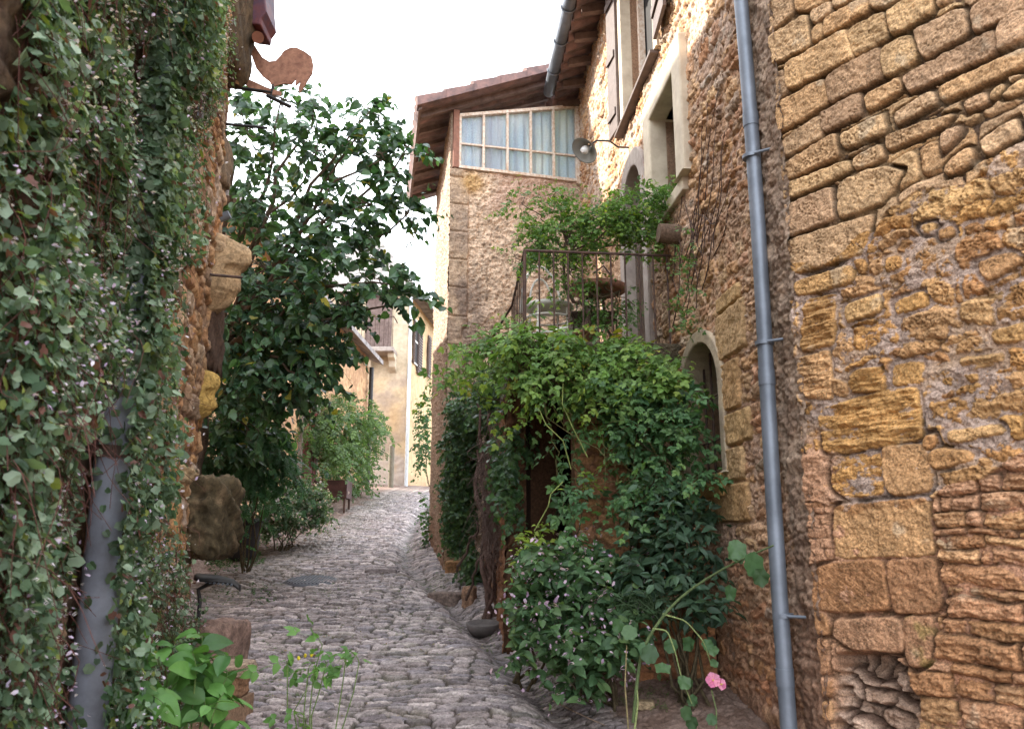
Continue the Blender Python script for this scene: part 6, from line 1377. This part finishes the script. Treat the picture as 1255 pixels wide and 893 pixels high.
# ---- hollyhock leaning towards the pipe
def fat(m, pts, r, col, k=6):
    P = np.array(pts); t = np.linspace(0, 1, len(P)); tt = np.linspace(0, 1, 24); Q = np.stack([np.interp(tt, t, P[:, i]) for i in range(3)], -1)
    Q[1:-1] = (Q[:-2]+Q[1:-1]*2+Q[2:])/4; Q[1:-1] = (Q[:-2]+Q[1:-1]*2+Q[2:])/4
    m.tube(Q, np.interp(tt, [0, 1], r), k, col)
hy = 4.25
hk = thing('hollyhock', 'hollyhock stalk leaning right to the downpipe with round leaves and two pink flowers', 'flower', (float(at(775, 880, hy)[0]), hy, g(at(775, 880, hy)[0], hy)))
m = MB(); ST = (.11, .16, .065)
fat(m, [at(776, 885, hy), at(783, 810, hy), at(792, 785, hy), at(815, 750, hy), at(845, 722, hy-.05), at(885, 697, hy-.16), at(920, 680, hy-.27), at(948, 668, hy-.38)], (.010, .004), ST)
fat(m, [at(800, 770, hy), at(818, 772, hy-.05), at(828, 800, hy-.08), at(835, 830, hy-.1), at(848, 862, hy-.1)], (.005, .003), (.22, .28, .11))
fat(m, [at(812, 752, hy), at(840, 760, hy-.05), at(862, 785, hy-.1), at(872, 815, hy-.1)], (.005, .003), (.22, .28, .11))
fat(m, [at(770, 892, 4.1), at(766, 840, 4.1), at(768, 790, 4.15)], (.005, .003), (.26, .22, .11)); fat(m, [at(778, 893, 4.05), at(782, 860, 4.05), at(781, 845, 4.05)], (.006, .003), (.28, .34, .14))
fat(m, [at(872, 845, hy-.1), at(878, 870, hy-.1), at(878, 893, hy-.1)], (.004, .004), (.16, .21, .09))
m.build('stalk', M_STEM, hk)
LH = [(900, 672, .11, hy-.2), (893, 688, .09, hy-.2), (920, 690, .125, hy-.36), (932, 706, .09, hy-.38), (893, 725, .08, hy-.1), (768, 775, .09, 4.15), (758, 765, .07, 4.15), (800, 800, .10, hy-.05), (812, 820, .09, hy-.05), (790, 795, .09, hy), (835, 835, .08, hy-.1), (848, 838, .06, hy-.1), (852, 858, .06, hy-.1), (843, 872, .07, hy-.1), (870, 800, .06, hy-.1), (862, 792, .07, hy-.1), (848, 790, .08, hy-.08), (825, 790, .08, hy), (875, 812, .05, hy-.1), (870, 880, .06, hy-.1), (850, 885, .07, hy-.1)]
for (a, b_, s, y) in LH:
    m = MB(); leaves(m, at(a, b_, y)[None]+MV*.4*s, rs.randn(1, 3)*.35+np.array([.15, -.1, -.7]), rs.randn(1, 3)*.3+np.array([-.1, -.9, .55]), np.array([s]), t_round(), lcol(1, [(.06, .125, .05), (.085, .155, .065), (.05, .10, .04)], .15), 0, .8, True)
    m.build('leaf', ATLAS, hk)
for (a, b_, s) in ((874, 833, .038), (883, 838, .030)):
    m = MB(); c = at(a, b_, hy-.14); n = 5; ang = np.arange(5)/5*6.283; ax_ = nrmz(np.array([-.25 if s > .03 else .5, -1., .25])); e1 = nrmz(np.cross(ax_, [0, 0, 1.])); e2 = np.cross(ax_, e1)
    Dp = np.cos(ang)[:, None]*e1+np.sin(ang)[:, None]*e2+ax_*.35; leaves(m, np.tile(c, (5, 1)), Dp, np.tile(-ax_, (5, 1))+Dp*.3, s*1.05, t_round(.52), lcol(5, [(.68, .20, .36), (.75, .32, .46)], .08), 0, .3)
    m.tube([c, c+ax_*s*.5], [.005, .003], 8, (.75, .62, .2)); m.build('flower', M_PETAL, hk)

# ---- dry twigs and weeds on the ground
m = MB(); fat(m, [on_plane(678, 858, (0, 0, .02), (0, -.13, 1)), on_plane(705, 872, (0, 0, .05), (0, -.13, 1)), on_plane(745, 890, (0, 0, .03), (0, -.13, 1))], (.005, .003), (.32, .24, .18)); p = on_plane(700, 872, (0, 0, 0), (0, -.13, 1)); o = m.build('dry_twig', M_STEM, None, 0, tuple(p)); tag(o, 'thin pale dry twig lying along the near edge of the planting bed', 'twig')
def weeds(name, label, B, size, pal, tpl, n_each=1, L_=.07):
    P = []
    for (px_, py_, rx, ry, n) in B:
        for i in range(n):
            a = rs.rand()*6.283; r_ = math.sqrt(rs.rand()); p = on_plane(px_+rx*r_*math.cos(a), py_+ry*r_*math.sin(a), (0, 0, 0), (0, -.13, 1)); P.append((p[0], p[1], g(p[0], p[1])+.01))
    P = np.array(P); m = MB(); shoots(m, P, rs.randn(len(P), 3)*.5+np.array([0, 0, .9]), L_, 6, size, tpl, pal, .2, .001, (.1, .12, .04), (0, -.3, 1), curl=.5)
    o = m.build(name, ATLAS, None, 0, tuple(P.mean(0))); tag(o, label, 'weeds', kind='stuff')
weeds('ground_weeds', 'low green weeds along the foot of the left wall behind the trough', [(285, 690, 40, 14, 420), (300, 668, 30, 10, 260), (335, 655, 24, 7, 160), (385, 630, 20, 7, 120), (300, 735, 40, 14, 60), (430, 612, 22, 8, 90), (270, 700, 20, 20, 90)], .028, GR, t_ovate(.3))
weeds('joint_weeds', 'tiny grass tufts in the joints of the cobbled lane', [(505, 670, 10, 6, 26), (540, 714, 30, 8, 46), (400, 760, 110, 60, 120), (520, 760, 60, 50, 50), (620, 785, 30, 14, 34), (450, 700, 60, 30, 40), (350, 850, 60, 40, 60), (670, 840, 24, 12, 30), (820, 872, 60, 18, 60), (690, 868, 50, 10, 20), (360, 790, 60, 30, 40)], .018, [(.08, .14, .04), (.12, .18, .06)], t_ovate(.12), L_=.045)
# fallen leaves
P = []
for i in range(260):
    px_ = rs.uniform(270, 880); py_ = rs.uniform(690, 892); p = on_plane(px_, py_, (0, 0, 0), (0, -.13, 1)); P.append((p[0], p[1], g(p[0], p[1])+.035))
P = np.array(P); n = len(P); m = MB(); leaves(m, P, rs.randn(n, 3)*[1, 1, .1], rs.randn(n, 3)*.25+np.array([0, 0, 1.]), .012+.02*rs.rand(n), t_ovate(.3), lcol(n, [(.16, .09, .05), (.22, .15, .07), (.10, .07, .05), (.25, .22, .08)], .3), 0, .8)
o = m.build('fallen_leaves', ATLAS, None, 0, tuple(P.mean(0))); tag(o, 'dry fallen leaves scattered over the cobbles', 'leaves', kind='stuff')

# ---- foreground plants, slightly out of focus
def fg(name, label, base, spots, tpl, size, pal, stemr, mats=ATLAS, n=6, L_=.12, up=(0, -.6, 1), **kw):
    th = thing(name, label, 'plant', base); m = MB(); m.force = True; P = np.array([at(*s) for s in spots]); b0 = np.array(base)
    shoots(m, P, rs.randn(len(P), 3)*.4+np.array([0, -.1, .5]), L_, n, size, tpl, pal, .3, .002, (.12, .18, .06), up, curl=.5, **kw); m.build('foliage', mats, th)
    m = MB()
    for i, p in enumerate(P): m.tube(curve(b0+rs.randn(3)*[.02, .02, 0], p, .02, 10, .012, 900+i), np.linspace(stemr, stemr*.5, 10), 6, (.13, .20, .06))
    m.build('stems', M_STEM, th)
b0 = at(225, 893, 2.6); b0[2] = g(b0[0], 2.6)
fg('broad_leaf_plant', 'bright green broad leaved plant at the bottom left near the wall foot', b0, [(215, 850, 2.5), (190, 835, 2.45), (240, 845, 2.55), (265, 850, 2.6), (280, 860, 2.65), (205, 875, 2.4), (250, 880, 2.5), (180, 870, 2.4), (225, 815, 2.6), (262, 810, 2.65), (200, 800, 2.5), (240, 825, 2.5), (275, 835, 2.6), (188, 860, 2.4), (215, 890, 2.4), (262, 872, 2.5), (245, 795, 2.6), (230, 885, 2.45), (280, 885, 2.6)], t_broad(), .092, [(.075, .18, .04), (.11, .24, .055), (.055, .13, .04)], .004)
b0 = at(365, 893, 2.7); b0[2] = g(b0[0], 2.7)
fg('celandine', 'slender foreground plant with lobed leaves and tiny yellow buds at the bottom centre left', b0, [(378, 820, 2.7), (372, 850, 2.7), (395, 790, 2.7), (425, 798, 2.72), (440, 812, 2.75), (352, 815, 2.65), (400, 812, 2.7), (365, 893, 2.65), (375, 880, 2.6)], t_pinnate(2, .12, .42, True, .35), .10, [(.09, .20, .05), (.13, .26, .06)], .0035, n=3, L_=.07)
m = MB()
for (a, b_) in ((374, 803), (382, 802), (366, 806)): rock(m, at(a, b_, 2.69), (.010, .010, .014), a, 2, 0, (.62, .50, .04), .03)
o = m.build('yellow_buds', M_PETAL, bpy.data.objects['celandine'])
